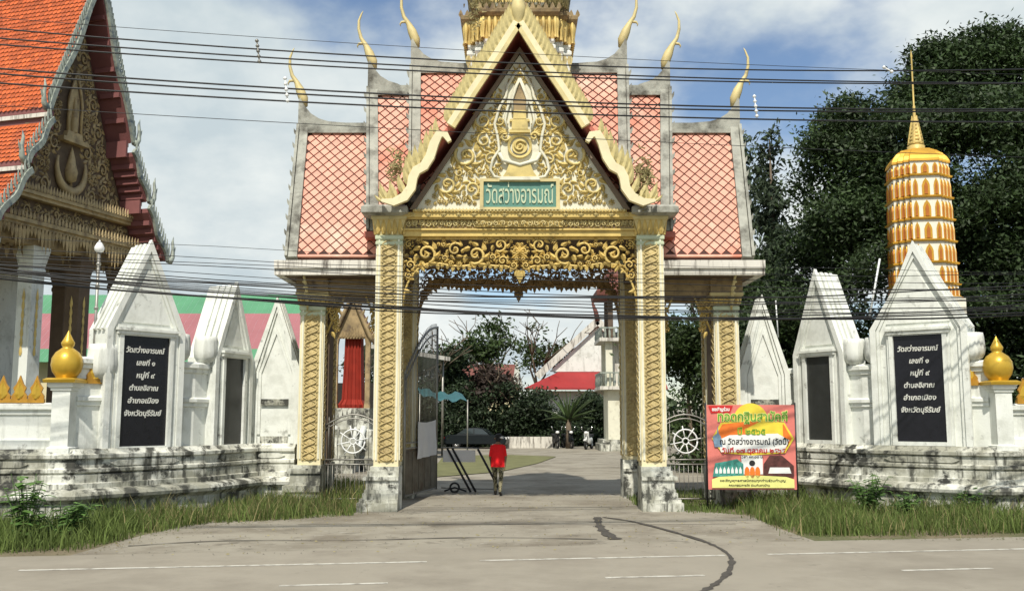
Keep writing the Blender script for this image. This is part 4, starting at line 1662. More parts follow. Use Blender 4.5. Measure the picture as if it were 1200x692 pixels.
# low trestle barrier beside the leaf
tb = thing('trestle_barrier', 'low steel barrier with pale board and slanting dark props', 'barrier', (0, 0, 0))
YB = 29.3
bp_ = lambda px, py: at(px, py, YB)
mb = MB()
mb.tube([bp_(517, 524), bp_(561, 525)], .022, 6)
mb.tube([bp_(517, 571), bp_(588, 573)], .018, 6)
mb.build('rails', 'steel', tb)
for a, b in (((524, 525), (552, 570)), ((530, 525), (558, 571)), ((560, 526), (587, 573))):
    mb = MB()
    p, q = bp_(*a), bp_(*b)
    p.y += .05
    q.y -= .25
    q.z = 0.03
    mb.tube([p, q], .035, 6)
    mb.build('prop', 'iron_dark', tb)
mb = MB()
p, q = bp_(519, 527), bp_(557, 541)
mb.box(p.x, q.x, YB + .03, YB + .06, q.z, p.z)
mb.build('board', 'cloth', tb)
mb = MB()
xc_ = bp_(533, 566).x
mb.tube([(xc_ + .13 * math.cos(a), YB - .1, .15 + .13 * math.sin(a)) for a in [i * math.pi / 8 for i in range(17)]], .03, 6)
mb.tube([(xc_ - .3, YB - .1, .05), (xc_, YB - .1, .15), (xc_ + .35, YB - .1, .04)], .025, 6)
mb.build('caster_wheel', 'iron_dark', tb)


# ------------------------------------------------------------------ festival banner
YBN = 23.6
tl, trp, bl_, brp = at(826, 474, YBN), at(930, 472, YBN), at(832, 573, YBN), at(933, 573, YBN)
bw, bh = (brp.x + trp.x - tl.x - bl_.x) / 2, (tl.z - bl_.z)
bx, bz = (tl.x + bl_.x) / 2, bl_.z
ban = thing('banner', 'colourful printed festival banner on two thin posts in the grass', 'banner', (bx, YBN, 0), R(-1.5))
mb = MB()
n = 16
vs, fs = [], []
for i in range(n + 1):
    for j in range(n + 1):
        u, v = i / n, j / n
        vs.append((u * bw, .012 * math.sin(u * 9) * math.sin(v * 5), bz + v * bh))
for i in range(n):
    for j in range(n):
        k = i * (n + 1) + j
        fs.append((k, k + n + 1, k + n + 2, k + 1))
mb.add(vs, fs, 0, True)
sheet = mb.build('sheet', 'ink_pink', ban)
for x in (-.02, bw + .02):
    mb = MB()
    mb.tube([(x, .03, 0), (x, .03, bz + bh + .05)], .022, 6)
    mb.build('post', 'iron_dark', ban)


def print_poly(name, pts, matname, lay):
    mb = MB()
    f = [(u * bw, -.018 - .002 * lay, bz + v * bh) for u, v in pts]
    mb.add(f, [tuple(range(len(f)))])
    return mb.build(name, matname, sheet)


def arcpts(cx, cy, rx, ry, a0, a1, n=16):
    return [(cx + rx * math.cos(a0 + (a1 - a0) * i / n), cy + ry * math.sin(a0 + (a1 - a0) * i / n)) for i in range(n + 1)]


print_poly('print_frame', [(.05, .60), (.16, .79), (.5, .83), (.88, .79), (.985, .60), (.88, .43), (.5, .40), (.16, .43)], 'ink_yellow', 1)
print_poly('print_field', [(.075, .60), (.175, .77), (.5, .805), (.87, .77), (.96, .60), (.87, .45), (.5, .425), (.175, .45)], 'ink_orange', 2)
print_poly('print_sun', arcpts(.5, .80, .20, .22, 0, math.pi), 'ink_yellow', 2)
print_poly('print_gold', [(.50, .60), (.86, .60), (.86, .79), (.62, .81), (.45, .72)], 'ink_yellow', 3)
print_poly('print_haze', [(.15, .44), (.86, .44), (.93, .58), (.80, .66), (.25, .64), (.12, .58)], 'ink_white', 4)
print_poly('print_temple', [(.06, .62), (.08, .50), (.17, .50), (.155, .62), (.13, .66), (.12, .76), (.11, .66)], 'ink_blue', 5)
print_poly('print_wing_photo', [(.05, .15), (.40, .15), (.40, .30), (.33, .36), (.20, .33), (.08, .31)], 'ink_teal', 5)
print_poly('print_hall_photo', [(.62, .15), (.97, .15), (.97, .28), (.84, .40), (.70, .40), (.63, .30)], 'ink_brown', 5)
print_poly('print_hall_wall', [(.68, .19), (.94, .19), (.92, .26), (.70, .26)], 'ink_white', 6)
print_poly('print_centre', [(.38, .40), (.62, .40), (.62, .18), (.38, .18)], 'ink_white', 4)
print_poly('print_bottom', [(.04, .02), (.97, .02), (.97, .12), (.88, .15), (.5, .17), (.12, .15), (.04, .12)], 'ink_paleyellow', 6)
print_poly('print_corner', [(.02, .99), (.30, .99), (.27, .91), (.05, .90)], 'ink_red', 2)
for k in range(7):
    u = .08 + .045 * k
    print_poly('print_roofline', [(u, .19), (u + .03, .19), (u + .03, .23), (u + .015, .27), (u, .23)], 'ink_white', 6)


def ban_text(body, u, v, hsize, wfit, matname, lay, bold=0.004):
    return tag(lettering('lettering', body, hsize, sheet, (u * bw, -.02 - .002 * lay, bz + v * bh), matname, fit_w=wfit * bw, extrude=0.001, bold=bold), kind='stuff')


ban_text('ขอเชิญร่วม', .16, .945, .11, .20, 'ink_white', 4)
ban_text('ทอดกฐินสามัคคี', .52, .852, .30, .80, 'ink_paleyellow', 7, .018)
ban_text('ทอดกฐินสามัคคี', .52, .852, .30, .79, 'ink_green', 9, .004)
ban_text('ปี ๒๕๖๕', .50, .68, .22, .32, 'ink_yellow', 7, .012)
ban_text('ปี ๒๕๖๕', .50, .68, .22, .315, 'ink_green', 9, .002)
ban_text('ณ วัดสว่างอารมณ์ (วัดนี้)', .53, .56, .19, .78, 'ink_black', 7, .003)
ban_text('วันที่ ๑๗ ตุลาคม ๒๕๖๕', .52, .455, .16, .72, 'ink_red', 7, .004)
ban_text('เวลา ๑๓.๐๐ น.', .50, .385, .09, .26, 'ink_black', 7, .001)
ban_text('ขอเชิญพุทธศาสนิกชนทุกท่านร่วมทำบุญ', .5, .105, .075, .74, 'ink_black', 9, .001)
ban_text('คณะกรรมการวัด ร่วมกับชาวบ้าน', .46, .05, .07, .46, 'ink_black', 9, .001)
for k, u in enumerate((.44, .50, .56)):
    print_poly('print_monk', arcpts(u, .20, .03, .07, 0, 2 * math.pi, 10), 'ink_orange', 6)
print_poly('print_seal', arcpts(.5, .31, .035, .035, 0, 2 * math.pi, 10), 'ink_black', 6)


# ------------------------------------------------------------------ the walking man
def skin_body(name, joints, edges, root, sub=2):
    me = bpy.data.meshes.new(name)
    me.from_pydata([j[0] for j in joints], edges, [])
    o = bpy.data.objects.new(name, me)
    COL.objects.link(o)
    m = o.modifiers.new('skin', 'SKIN')
    m.use_smooth_shade = True
    for i, j in enumerate(joints):
        sv = me.skin_vertices[0].data[i]
        r = j[1]
        sv.radius = r if isinstance(r, tuple) else (r, r)
        sv.use_root = (i == root)
    ss = o.modifiers.new('subsurf', 'SUBSURF')
    ss.levels = sub
    ss.render_levels = sub
    bpy.context.view_layer.update()
    out = bpy.data.meshes.new_from_object(o.evaluated_get(bpy.context.evaluated_depsgraph_get()))
    bpy.data.objects.remove(o)
    return out


man = thing('person', 'person in red shirt and camouflage trousers walking away through the gateway', 'person', (-0.40, 28.1, 0), R(-6))
J, Eg = [], []


def jt(p, r, parent=None):
    J.append((p, r))
    if parent is not None:
        Eg.append((parent, len(J) - 1))
    return len(J) - 1


# local +y is the walking direction (away from the camera)
pel = jt((0, 0, .93), (.14, .085))
bel = jt((0, .01, 1.08), (.14, .09), pel)
che = jt((0, .02, 1.26), (.165, .115), bel)
upp = jt((0, .03, 1.38), (.13, .09), che)
nek = jt((0, .045, 1.45), .055, upp)
hd0 = jt((0, .06, 1.53), (.072, .085), nek)
hd1 = jt((0, .065, 1.60), (.08, .098), hd0)
hd2 = jt((0, .06, 1.665), (.062, .075), hd1)
for s, swing in ((-1, .10), (1, -.08)):
    sh = jt((s * .165, .02, 1.355), .066, upp)
    el = jt((s * .215, .02 - swing * .3, 1.10), .046, sh)
    wr = jt((s * .205, .05 + swing * .8, .88), .031, el)
    pa = jt((s * .20, .065 + swing * .95, .80), (.022, .038), wr)
    for k, (dx, ln) in enumerate(((-.028, .055), (-.010, .07), (.010, .075), (.028, .065))):
        f1 = jt((s * .197, .07 + swing + dx, .765 - .0 * k), .010, pa)
        jt((s * .192, .078 + swing + dx, .765 - ln), .008, f1)
    th = jt((s * .185, .10 + swing, .80), .011, pa)
    jt((s * .178, .115 + swing, .765), .009, th)
for s, st in ((-1, .20), (1, -.20)):
    hp = jt((s * .09, .0, .86), .098, pel)
    kn = jt((s * .095, st * .55 + .06, .49), .068, hp)
    an = jt((s * .09, st * 1.05 - .02, .10 + (.06 if st < 0 else 0)), .046, kn)
    he = jt((s * .09, st * 1.05 - .04, .05 + (.05 if st < 0 else 0)), .042, an)
    jt((s * .10, st * 1.05 + .14, .035), .036, he)
bm_ = skin_body('body', J, Eg, pel)
for nm in ('red_shirt', 'camo', 'skin', 'shoe', 'hair'):
    bm_.materials.append(MATS[nm])
for p in bm_.polygons:
    c = p.center
    if c.z < .13:
        p.material_index = 3
    elif c.z < .87 and abs(c.x) < .17:
        p.material_index = 1
    elif c.z < 1.43 and (abs(c.x) < .175 or c.z > 1.10):
        p.material_index = 0
    elif c.z > 1.50 and (c.y < .10 or c.z > 1.64):
        p.material_index = 4
    else:
        p.material_index = 2
    p.use_smooth = True
place('body', bm_, man)
mb = MB()
# untucked shirt hem
mb.loft([(math.cos(i * math.pi / 10), math.sin(i * math.pi / 10)) for i in range(20)], [((.205, .155), .80), ((.20, .15), .95), ((.195, .145), 1.12), ((.20, .148), 1.30), ((.15, .10), 1.41)], (0, .01), 0, True)
mb.build('shirt', 'red_shirt', man)
mb = MB()
for s in (-1, 1):
    mb.lathe([(.018, 1.565), (.03, 1.58), (.022, 1.61)], 8, (s * .088, .06))
mb.build('ears', 'skin', man)
mb = MB()
mb.lathe([(.01, 1.525), (.022, 1.54), (.012, 1.575)], 8, (0, .165))
mb.build('nose', 'skin', man)
mb = MB()
mb.lathe([(.102, 1.635), (.105, 1.66), (.09, 1.70), (.05, 1.725), (0, 1.73)], 14, (.012, .065))
mb.prism([(.06, 1.60), (.15, 1.59), (.15, 1.64), (.06, 1.66)], lambda u, v, w: (u, .06 + w, v), -.06, .07, 1)
mb.build('cap', ['hair', 'cloth'], man)


# ------------------------------------------------------------------ overhead cables and their poles
CY0 = 17.6


def cable_path(pts, ext=(-17.5, 19.5)):
    X, Z = [], []
    for px_, py_ in pts:
        u = (px_ - 600) / F_PX
        Y = CY0
        for _ in range(4):
            p = at(px_, py_, Y)
            Y = CY0 + RS * p.x
        p = at(px_, py_, Y)
        X.append(p.x); Z.append(p.z)
    c = np.polyfit(X, Z, min(2, len(pts) - 1))
    xs = np.linspace(ext[0], ext[1], 40)
    return [(x, CY0 + RS * x, float(np.polyval(c, x))) for x in xs], c


CABLES = [
    ([(140, 32), (600, 62), (1030, 82)], .006, 'hi'),
    ([(130, 45), (600, 74), (1030, 83)], .016, 'hi'),
    ([(130, 55), (600, 83), (1030, 96)], .016, 'hi'),
    ([(130, 62), (600, 88), (1030, 98)], .016, 'hi'),
    ([(140, 91), (600, 117), (1190, 128)], .018, 'mid'),
    ([(140, 97), (600, 122), (1190, 130)], .018, 'mid'),
    ([(140, 107), (600, 131), (1190, 143)], .018, 'mid'),
    ([(150, 133), (600, 158), (940, 174)], .007, 'thin'),
    ([(100, 283), (600, 305), (1100, 318)], .006, 'low'),
    ([(0, 290), (600, 316), (1190, 322)], .008, 'low'),
    ([(0, 295), (600, 322), (1190, 330)], .008, 'low'),
    ([(0, 301), (600, 328), (1190, 341)], .010, 'low'),
    ([(0, 306), (600, 336), (1190, 338)], .008, 'low'),
    ([(0, 309), (600, 342), (1190, 346)], .011, 'low'),
    ([(0, 312), (600, 347), (1190, 352)], .014, 'low'),
    ([(0, 316), (600, 352), (1190, 349)], .010, 'low'),
    ([(0, 318), (600, 357), (1190, 358)], .014, 'low'),
    ([(0, 320), (600, 362), (1190, 361)], .012, 'low'),
    ([(0, 315), (600, 366), (1190, 366)], .020, 'low'),
    ([(0, 323), (600, 369), (1190, 357)], .016, 'low'),
    ([(0, 322), (300, 348), (600, 373), (1190, 362)], .012, 'low'),
    ([(0, 326), (300, 351), (450, 361), (760, 372), (1190, 369)], .024, 'low'),
    ([(0, 312), (300, 338), (600, 345), (1190, 335)], .018, 'low'),
    ([(0, 317), (300, 345), (600, 354), (1190, 345)], .012, 'low'),
]
CLAB = {'hi': ('black power cable in the topmost group strung across the sky', 'topmost power cables'),
        'mid': ('black power cable in the second group strung across the roof ridges', 'second group of power cables'),
        'thin': ('thin single wire strung just below the power cables', None),
        'low': ('black telephone cable in the low sagging bundle across the gateway piers', 'low bundle of telephone cables')}
for i, (pts, r, k) in enumerate(CABLES):
    path, c = cable_path(pts)
    if k == 'low':
        path = [(x, y + .10 * math.sin(i * 2.1), z + .018 * math.sin(x * (.7 + .13 * (i % 5)) + i * 1.7)) for x, y, z in path]
    mb = MB()
    mb.tube(path, r * (.72 if k == 'low' else .85), 6)
    lab, grp = CLAB[k]
    mb.build('overhead_cable', 'cable', label=lab, cat='cable', group=grp)
for (px_, py0, py1, lab) in ((301, 48, 72, 'white insulator spacer clipped to the topmost power cables'), (334, 92, 118, 'white insulator spacer beside the finial of the hall side wing roof'),
                            (884, 113, 136, 'white insulator spacer on the cables beside the banner side wing finial'), (1036, 79, 84, 'small white clamps on the topmost cables before the big tree')):
    p, q = at(px_, py0, CY0), at(px_ + 2, py1, CY0)
    Yc = CY0 + RS * p.x
    p, q = at(px_, py0, Yc), at(px_ + (3 if px_ < 1000 else 9), py1, Yc)
    mb = MB()
    m_ = 5 if px_ < 1000 else 2
    mb.tube([p, q], .014, 6)
    for j in range(m_):
        c_ = p.lerp(q, j / (m_ - 1))
        mb.tube([c_ + Vector((0, 0, .035)), c_, c_ - Vector((0, 0, .035))], [.012, .04, .012], 6)
    mb.build('insulator', 'glazed_white' if px_ != 301 else 'steel', label=lab, cat='insulator')
for (x, lab) in ((-17.6, 'concrete utility pole holding the cables past the orange roofed hall'), (19.6, 'concrete utility pole holding the cables past the gold tower')):
    t = thing('utility_pole', lab, 'pole', (x, CY0 + RS * x, 0), math.atan(RS))
    mb = MB()
    mb.loft(SQ, [(.17, -.2), (.10, 11.5)], (0, .2))
    mb.build('pole', 'cement', t)
    for z in (5.2, 8.0, 9.2):
        mb = MB()
        mb.box(-.05, .05, -.9, .9, z, z + .12)
        mb.build('crossarm', 'cement', t)

# garden lamp and thin rods by the wall
t = thing('garden_lamp', 'thin post lamp with white flame shaped globe before the hall porch', 'lamp', (at(116, 300, 21.9).x, 21.9, 0))
zt = at(116, 296, 21.9).z
mb = MB()
mb.tube([(0, 0, 2.4), (0, 0, zt)], .035, 8)
for k in range(3):
    mb.lathe([(.035, zt - .3 - k * .5), (.06, zt - .26 - k * .5), (.035, zt - .22 - k * .5)], 8)
mb.build('post', 'steel', t)
mb = MB()
mb.lathe([(.05, zt), (.10, zt + .05), (.11, zt + .12), (.07, zt + .2), (.02, zt + .27), (0, zt + .3)], 12)
mb.build('globe', 'lamp_white', t)
mb = MB()
mb.tube([at(1019, 372, 24.8), at(1031, 303, 24.8)], .025, 6)
mb.build('white_rod', 'glazed_white', label='thin white rod leaning up behind the wall on the gold tower side', cat='rod')
mb = MB()
mb.tube([at(912, 395, 26.9), at(909, 352, 26.9)], .018, 6)
mb.build('white_rod', 'glazed_white', label='short thin white rod upright between the two pylons by the banner', cat='rod')


# ------------------------------------------------------------------ the orange roofed hall
hall = thing('ordination_hall', 'tall temple hall with orange tiled roof and carved gable end', 'temple', (-17.55, 38.24, -.36), R(73))
hall.scale = (.93, 1.0, 1.154)
# local x runs along the gable (near end negative), local -y faces out of the gable, +y goes into the building
PROF = [(0.0, 17.3), (2.45, 12.1), (3.55, 10.35), (4.9, 8.45)]
DEPTH = 26.0
SEG = [((0.0, 17.3), (2.45, 12.25), 0.0), ((2.45, 11.75), (3.55, 10.25), -0.12), ((3.55, 9.85), (4.95, 8.2), -0.22)]
for s in (-1, 1):
    for k, ((x0, z0), (x1, z1), yo) in enumerate(SEG):
        mb = MB()
        q = [(s * x0, z0), (s * x1, z1), (s * x1, z1 - .16), (s * x0, z0 - .16)]
        mb.prism(q, lambda u, v, w: (u, w, v), -.9 + yo, DEPTH)
        rf = mb.build('roof', 'ubosot_maroon', hall)
        mb = MB()
        mb.box(min(s * x1, s * x1 - s * .10), max(s * x1, s * x1 - s * .10), -.8, DEPTH, z1 - .30, z1 - .165)
        mb.build('eave_board', 'fascia', rf)
        if k < 2:
            zn = SEG[k + 1][0][1]
            mb = MB()
            mb.box(min(s * x1 - s * .12, s * x1 - s * .24), max(s * x1 - s * .12, s * x1 - s * .24), -.85, DEPTH, zn - .2, z1 - .1)
            mb.build('tier_board', 'ubosot_maroon', rf)
        # rafters under the overhang
        mb = MB()
        for i in range(1, 6):
            f = i / 6
            cx_, cz_ = s * (x0 + (x1 - x0) * f), z0 + (z1 - z0) * f - .20
            mb.box(cx_ - .07, cx_ + .07, -.85 + yo, .1, cz_ - .12, cz_ + .05)
        mb.build('rafter', 'ubosot_maroon', rf, kind='stuff')
        if s < 0:
            t = MB()
            ln = math.hypot(x1 - x0, z1 - z0)
            dn = Vector((s * (x1 - x0) / ln, 0, (z1 - z0) / ln))
            nm = Vector((dn.z * s * -1 * -1, 0, 0))
            nm = Vector((-abs(dn.z), 0, abs(dn.x)))
            rows = int(ln / .20)
            nyy = int(13 / .21)
            for i in range(rows):
                for j in range(nyy):
                    y = -.72 + yo + (j + .5 * (i % 2)) * .21
                    p = Vector((s * x0, y, z0)) + dn * ((i + .1) * ln / rows) + nm * .012
                    e = dn * .24 + nm * .035
                    t.add([p + Vector((0, -.098, 0)), p + Vector((0, .098, 0)), p + e * .7 + Vector((0, .098, 0)), p + e, p + e * .7 + Vector((0, -.098, 0))], [(0, 1, 2, 3, 4)])
            t.build('roof_tiles', 'orange_tile', rf, kind='stuff')
            t = MB()
            t.add([Vector((s * x0, -.85 + yo, z0)) + nm * .006, Vector((s * x1, -.85 + yo, z1)) + nm * .006, Vector((s * x1, DEPTH, z1)) + nm * .006, Vector((s * x0, DEPTH, z0)) + nm * .006], [(0, 1, 2, 3)])
            t.build('tile_bed', 'orange_bed', rf)
        # serpent bargeboard of this tier: board, leaf crest, upturned head
        mb = MB()
        a, b = Vector((s * x0, -.95 + yo, z0 + .06)), Vector((s * (x1 + .12), -.95 + yo, z1 - .10))
        N = 14
        pts = []
        for i in range(N + 1):
            f = i / N
            p = a.lerp(b, f)
            wob = .06 * math.sin(f * math.pi * 3)
            pts.append(p + Vector((s * wob, 0, wob * .6)))
        for i in range(N):
            mb.beam(pts[i], pts[i + 1], .14, .20, up=(s, 0, 1))
        bd = mb.build('bargeboard', 'naga_grey', hall)
        nl = int(math.hypot(x1 - x0, z1 - z0) * 5.0)
        m3 = None
        for i in range(nl):
            p = a.lerp(b, (i + .5) / nl)
            if m3 is None:
                l_ = MB()
                Mf = lambda u, v, w: (u, -w, v)
                l_.flame(Mf, 0, 0, R(90) - s * R(22), .42, .17, .05, s * .5)
                l_.flame(lambda u, v, w: (u, w + .002, v), 0, 0, R(90) - s * R(22), .42, .17, .05, s * .5)
                m3 = l_.build('crest_leaf', 'naga_grey', bd)
                o = m3
            else:
                o = clone(m3, bd)
            o.location = (p.x + s * .08, p.y, p.z + .12)
        mb = MB()
        mb.tube([b, b + Vector((s * .18, 0, -.02)), b + Vector((s * .32, 0, .14)), b + Vector((s * .36, 0, .45)), b + Vector((s * .30, 0, .72)), b + Vector((s * .36, 0, .95))], [.12, .13, .11, .08, .06, .01], 8)
        mb.flame(lambda u, v, w: (b.x + u, b.y - w, b.z + v), s * .36, .3, R(90) - s * R(50), .35, .15, .05, s * .6)
        mb.build('naga_head', 'naga_grey', bd)
mb = MB()
mb.tube([(0, -.95, 17.2), (0, -1.1, 17.7), (0, -1.25, 18.3), (0, -1.15, 18.9), (0, -1.25, 19.4)], [.16, .15, .09, .06, .01], 8)
mb.build('apex_finial', 'naga_grey', hall)
mb = MB()
mb.prism([(-.12, 17.2), (.12, 17.2), (.12, 17.5), (-.12, 17.5)], lambda u, v, w: (u, w, v), -.6, DEPTH)
mb.build('ridge', 'cement', hall)
# pediment carved in brown gold
Mh = lambda u, v, w: (u, .15 - w, v)
mb = MB()
mb.prism([(-4.5, 8.3), (4.5, 8.3), (3.3, 10.1), (2.3, 11.9), (0, 16.8), (-2.3, 11.9), (-3.3, 10.1)], Mh, -.2, 0)
pd = mb.build('pediment', 'carve_bed', hall)


def hall_in(u, v, r):
    hw = np.interp(v, [8.3, 10.1, 11.9, 16.8], [4.4, 3.2, 2.2, 0])
    if u - r < -hw or u + r * .6 > 0 or v - r < 8.55:
        return False
    if u + r > -.62 and 11.0 - r < v < 13.9:
        return False
    if u + r > -1.05 and 9.7 < v < 11.2:
        return False
    return not (9.25 - r < v < 9.55 + r)


mb = MB()
for u, v, r in pack(hall_in, (-4.4, 0, 8.4, 16.6), [.36, .26, .19, .14, .10, .075, .055], 420, 21):
    a0 = rng.uniform(0, 6.28)
    for s in (1, -1):
        mb.scroll(Mh, u * s, v, r, a0 if s > 0 else math.pi - a0, s, 0)
mb.build('scrollwork', 'hall_gold', pd, kind='stuff')
mb = MB()
# crescent, mounted figure panel and niche in the middle
mb.tube([Mh(.85 * math.sin(a), 10.75 - .85 * math.cos(a), .12) for a in [-1.9 + 3.8 * i / 16 for i in range(17)]], [.05 + .12 * math.sin(math.pi * i / 16) for i in range(17)], 7)
for k in range(6):
    mb.flame(Mh, 0, 9.75, R(90 + (k - 2.5) * 50), .5, .3, .22, .4)
mb.lathe([(.0, 10.2), (.22, 10.3), (.28, 10.6), (.18, 10.9), (.14, 11.1), (.06, 11.35), (0, 11.5)], 10, (0, .05))
mb.prism([(-.5, 11.75), (.5, 11.75), (.42, 12.0), (-.42, 12.0)], Mh, 0, .22)
mb.prism([(-.30, 12.0), (.30, 12.0), (.30, 13.2), (0, 14.0), (-.30, 13.2)], Mh, 0, .10)
for s in (-1, 1):
    mb.tube([Mh(s * x, z, .16) for x, z in ((.38, 12.0), (.40, 13.0), (.3, 13.4), (0, 14.2))], .06, 6)
mb.lathe([(.14, 12.0), (.17, 12.3), (.12, 12.7), (.10, 12.85), (.05, 13.1), (0, 13.3)], 8, (0, .02))
mb.build('carved_figure', 'hall_gold', pd, kind='stuff')
mb = MB()
for z0, z1, pr_, x in ((9.28, 9.40, .32, 3.72), (9.40, 9.52, .42, 3.66), (8.32, 8.42, .36, 4.4), (8.42, 8.55, .46, 4.3), (11.60, 11.75, .3, .75)):
    mb.box(-x, x, .15 - pr_, .16, z0, z1)
for i in range(44):
    x = -3.65 + 7.3 * i / 43
    mb.flame(lambda u, v, w: (u, -.28 - w, v), x, 9.52, R(90), .30, .16, .05, 0)
    mb.flame(lambda u, v, w: (u, -.30 - w, v), x * 1.17, 8.55, R(90), .28, .16, .05, 0)
    mb.flame(lambda u, v, w: (u, -.22 - w, v), x * 1.17, 8.32, R(-90), .55 + .25 * math.cos(i * .9), .20, .06, 0)
mb.build('cornice', 'hall_gold', pd, kind='stuff')
# porch: white and dark pillars, floor, rear wall with doorway, ceiling
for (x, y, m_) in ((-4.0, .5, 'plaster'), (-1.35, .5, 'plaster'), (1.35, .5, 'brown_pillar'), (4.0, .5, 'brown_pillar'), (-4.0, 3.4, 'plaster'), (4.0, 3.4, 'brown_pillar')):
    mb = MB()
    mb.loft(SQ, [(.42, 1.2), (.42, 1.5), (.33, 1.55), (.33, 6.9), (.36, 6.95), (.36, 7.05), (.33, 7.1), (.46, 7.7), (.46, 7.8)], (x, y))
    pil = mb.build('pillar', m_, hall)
    if y < 1:
        mb = MB()
        for k in range(7):
            mb.flame(lambda u, v, w: (x + u, y - .345 - w, v), 0, 4.2 + .3 * k, R(90), .4, .16, .05, 0)
            mb.flame(lambda u, v, w: (x - .345 - w, y + u, v), 0, 4.2 + .3 * k, R(90), .4, .16, .05, 0)
        mb.build('bracket_serpent', 'gold', pil, kind='stuff')
mb = MB()
mb.box(-4.6, 4.6, .05, 1.0, 7.8, 8.29)
mb.build('beam', 'gold_aged', hall)
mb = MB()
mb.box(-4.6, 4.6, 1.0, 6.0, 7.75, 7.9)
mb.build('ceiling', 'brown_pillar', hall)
mb = MB()
for s in (-1, 1):
    for k in range(9):
        mb.flame(lambda u, v, w: (u, .6 - w, v), s * (.5 + .42 * k), 7.8, R(-90), .35 + .08 * (k % 3), .3, .05, 0)
mb.build('porch_valance', 'gold_aged', hall, kind='stuff')
mb = MB()
mb.box(-4.2, 4.2, 6.0, DEPTH - 1, 0, 8.3)
mb.build('wall', 'plaster', hall)
mb = MB()
mb.box(-1.2, 1.2, 5.9, 5.99, 1.2, 5.2)
mb.build('door', 'purple_pillar', hall)
mb = MB()
mb.box(-5.2, 5.2, -.6, DEPTH - .5, 0, 1.2)
mb.build('base', 'plaster_dirty', hall)

# ------------------------------------------------------------------ long building behind, green and red bands on its roof
lb = thing('long_building', 'long low building with green and dull red banded roof', 'building', (0, 0, 0))
ybk = 60.0
bands = [(345, 357, 'far_green_roof'), (357, 407, 'far_red_roof'), (407, 422, 'far_green_roof')]
zr = [at(200, b[0], ybk).z for b in bands] + [at(200, 422, ybk).z]
top, bot = at(200, 330, ybk).z, zr[-1]
for i, (p0, p1, m_) in enumerate([(328, 357, 'far_green_roof'), (357, 407, 'far_red_roof'), (407, 424, 'far_green_roof')]):
    za, zb = at(200, p0, ybk).z, at(200, p1, ybk).z
    ya, yb = ybk + (za - bot) * 1.5, ybk + (zb - bot) * 1.5
    mb = MB()
    nseg = 60
    for k in range(nseg):
        xa, xb = -38 + 25.5 * k / nseg, -38 + 25.5 * (k + 1) / nseg
        for (q0, q1, h) in ((xa, xa + .28, .0), (xa + .28, xb, .008)):
            mb.add([(q0, yb, zb + h), (q1, yb, zb + h), (q1, ya, za + h), (q0, ya, za + h)], [(0, 1, 2, 3)])
    mb.build('roof_band', m_, lb, kind='stuff')
mb = MB()
mb.box(-37.5, -13, ybk + .8, ybk + 8, 0, bot)
mb.build('wall', 'cream', lb)
for k in range(8):
    mb = MB()
    mb.box(-36 + 2.9 * k, -34.6 + 2.9 * k, ybk + .74, ybk + .79, 1.2, 3.0)
    mb.build('window', 'glass', lb)

# ------------------------------------------------------------------ golden stupa behind the wall
YS = 33.0
sx = at(1080, 300, YS).x
st = thing('golden_stupa', 'slim gold and white stupa tower with niches and tall spire', 'stupa', (sx, YS, 0), R(-8))
RED3 = redent(3, .165)
zof = lambda py: at(1080, py, YS).z
hw = .98
mb = MB()
mb.loft(RED, [(1.7, 0), (1.7, 1.2), (1.45, 1.3), (1.45, 2.4), (1.3, 2.5), (1.3, 4.0), (1.12, 4.2), (1.12, zof(352))], (0, 0))
mb.build('base', 'stupa_white', st)
tiers = [352, 337, 313, 288, 263, 238, 213, 196]
for k in range(len(tiers) - 1):
    z0, z1 = zof(tiers[k]), zof(tiers[k + 1])
    h_ = hw * (1.08 - .018 * k)
    mb = MB()
    mb.loft(RED3, [(h_ * 1.03, z0), (h_ * 1.05, z0 + .05), (h_ * .96, z0 + .09)], (0, 0), 1)
    mb.loft(RED3, [(h_ * .95, z0 + .09), (h_ * .94, z1)], (0, 0), 0)
    tb_ = mb.build('tier', ['stupa_white', 'stupa_gold'], st)
    n0 = None
    for f4 in range(4):
        ca, sa = (1, 0, -1, 0)[f4], (0, 1, 0, -1)[f4]
        for (u, lev, wd) in ((-.915, .505, .075), (-.75, .67, .075), (-.585, .835, .075), (-.36, 1.0, .10), (0, 1.0, .155), (.36, 1.0, .10), (.585, .835, .075), (.75, .67, .075), (.915, .505, .075)):
            if n0 is None:
                m_ = MB()
                H = (z1 - z0 - .10)
                Mn = lambda a, b, c: (a, -c, b)
                m_.prism([(-.12, 0), (.12, 0), (.12, H * .50), (.08, H * .68), (0, H * .86), (-.08, H * .68), (-.12, H * .50)], Mn, 0, .03, 0)
                m_.prism([(-.055, .02), (.055, .02), (.055, H * .46), (0, H * .68), (-.055, H * .46)], Mn, .03, .05, 1)
                n0 = m_.build('niche', ['stupa_gold', 'stupa_orange'], tb_)
                o = n0
            else:
                o = clone(n0, tb_)
            x_, y_ = u * h_ * .95, -lev * h_ * .95
            o.location = (x_ * ca - y_ * sa, x_ * sa + y_ * ca, z0 + .10)
            o.rotation_euler = (0, 0, f4 * math.pi / 2)
            o.scale = (wd / .15, 1, 1)
z0 = zof(196)
mb = MB()
mb.loft(RED3, [(hw * .97, z0), (hw * .96, z0 + .08), (hw * .89, z0 + .22), (hw * .76, z0 + .38), (hw * .58, z0 + .52), (hw * .32, z0 + .60)], (0, 0))
mb.build('dome', 'stupa_gold', st)
mb = MB()
z1, z2, z3 = zof(190), zof(140), zof(58)
mb.lathe([(.34, z0 + .45), (.36, z0 + .55), (.26, z0 + .6), (.30, z0 + .72), (.2, z0 + .78)], 14)
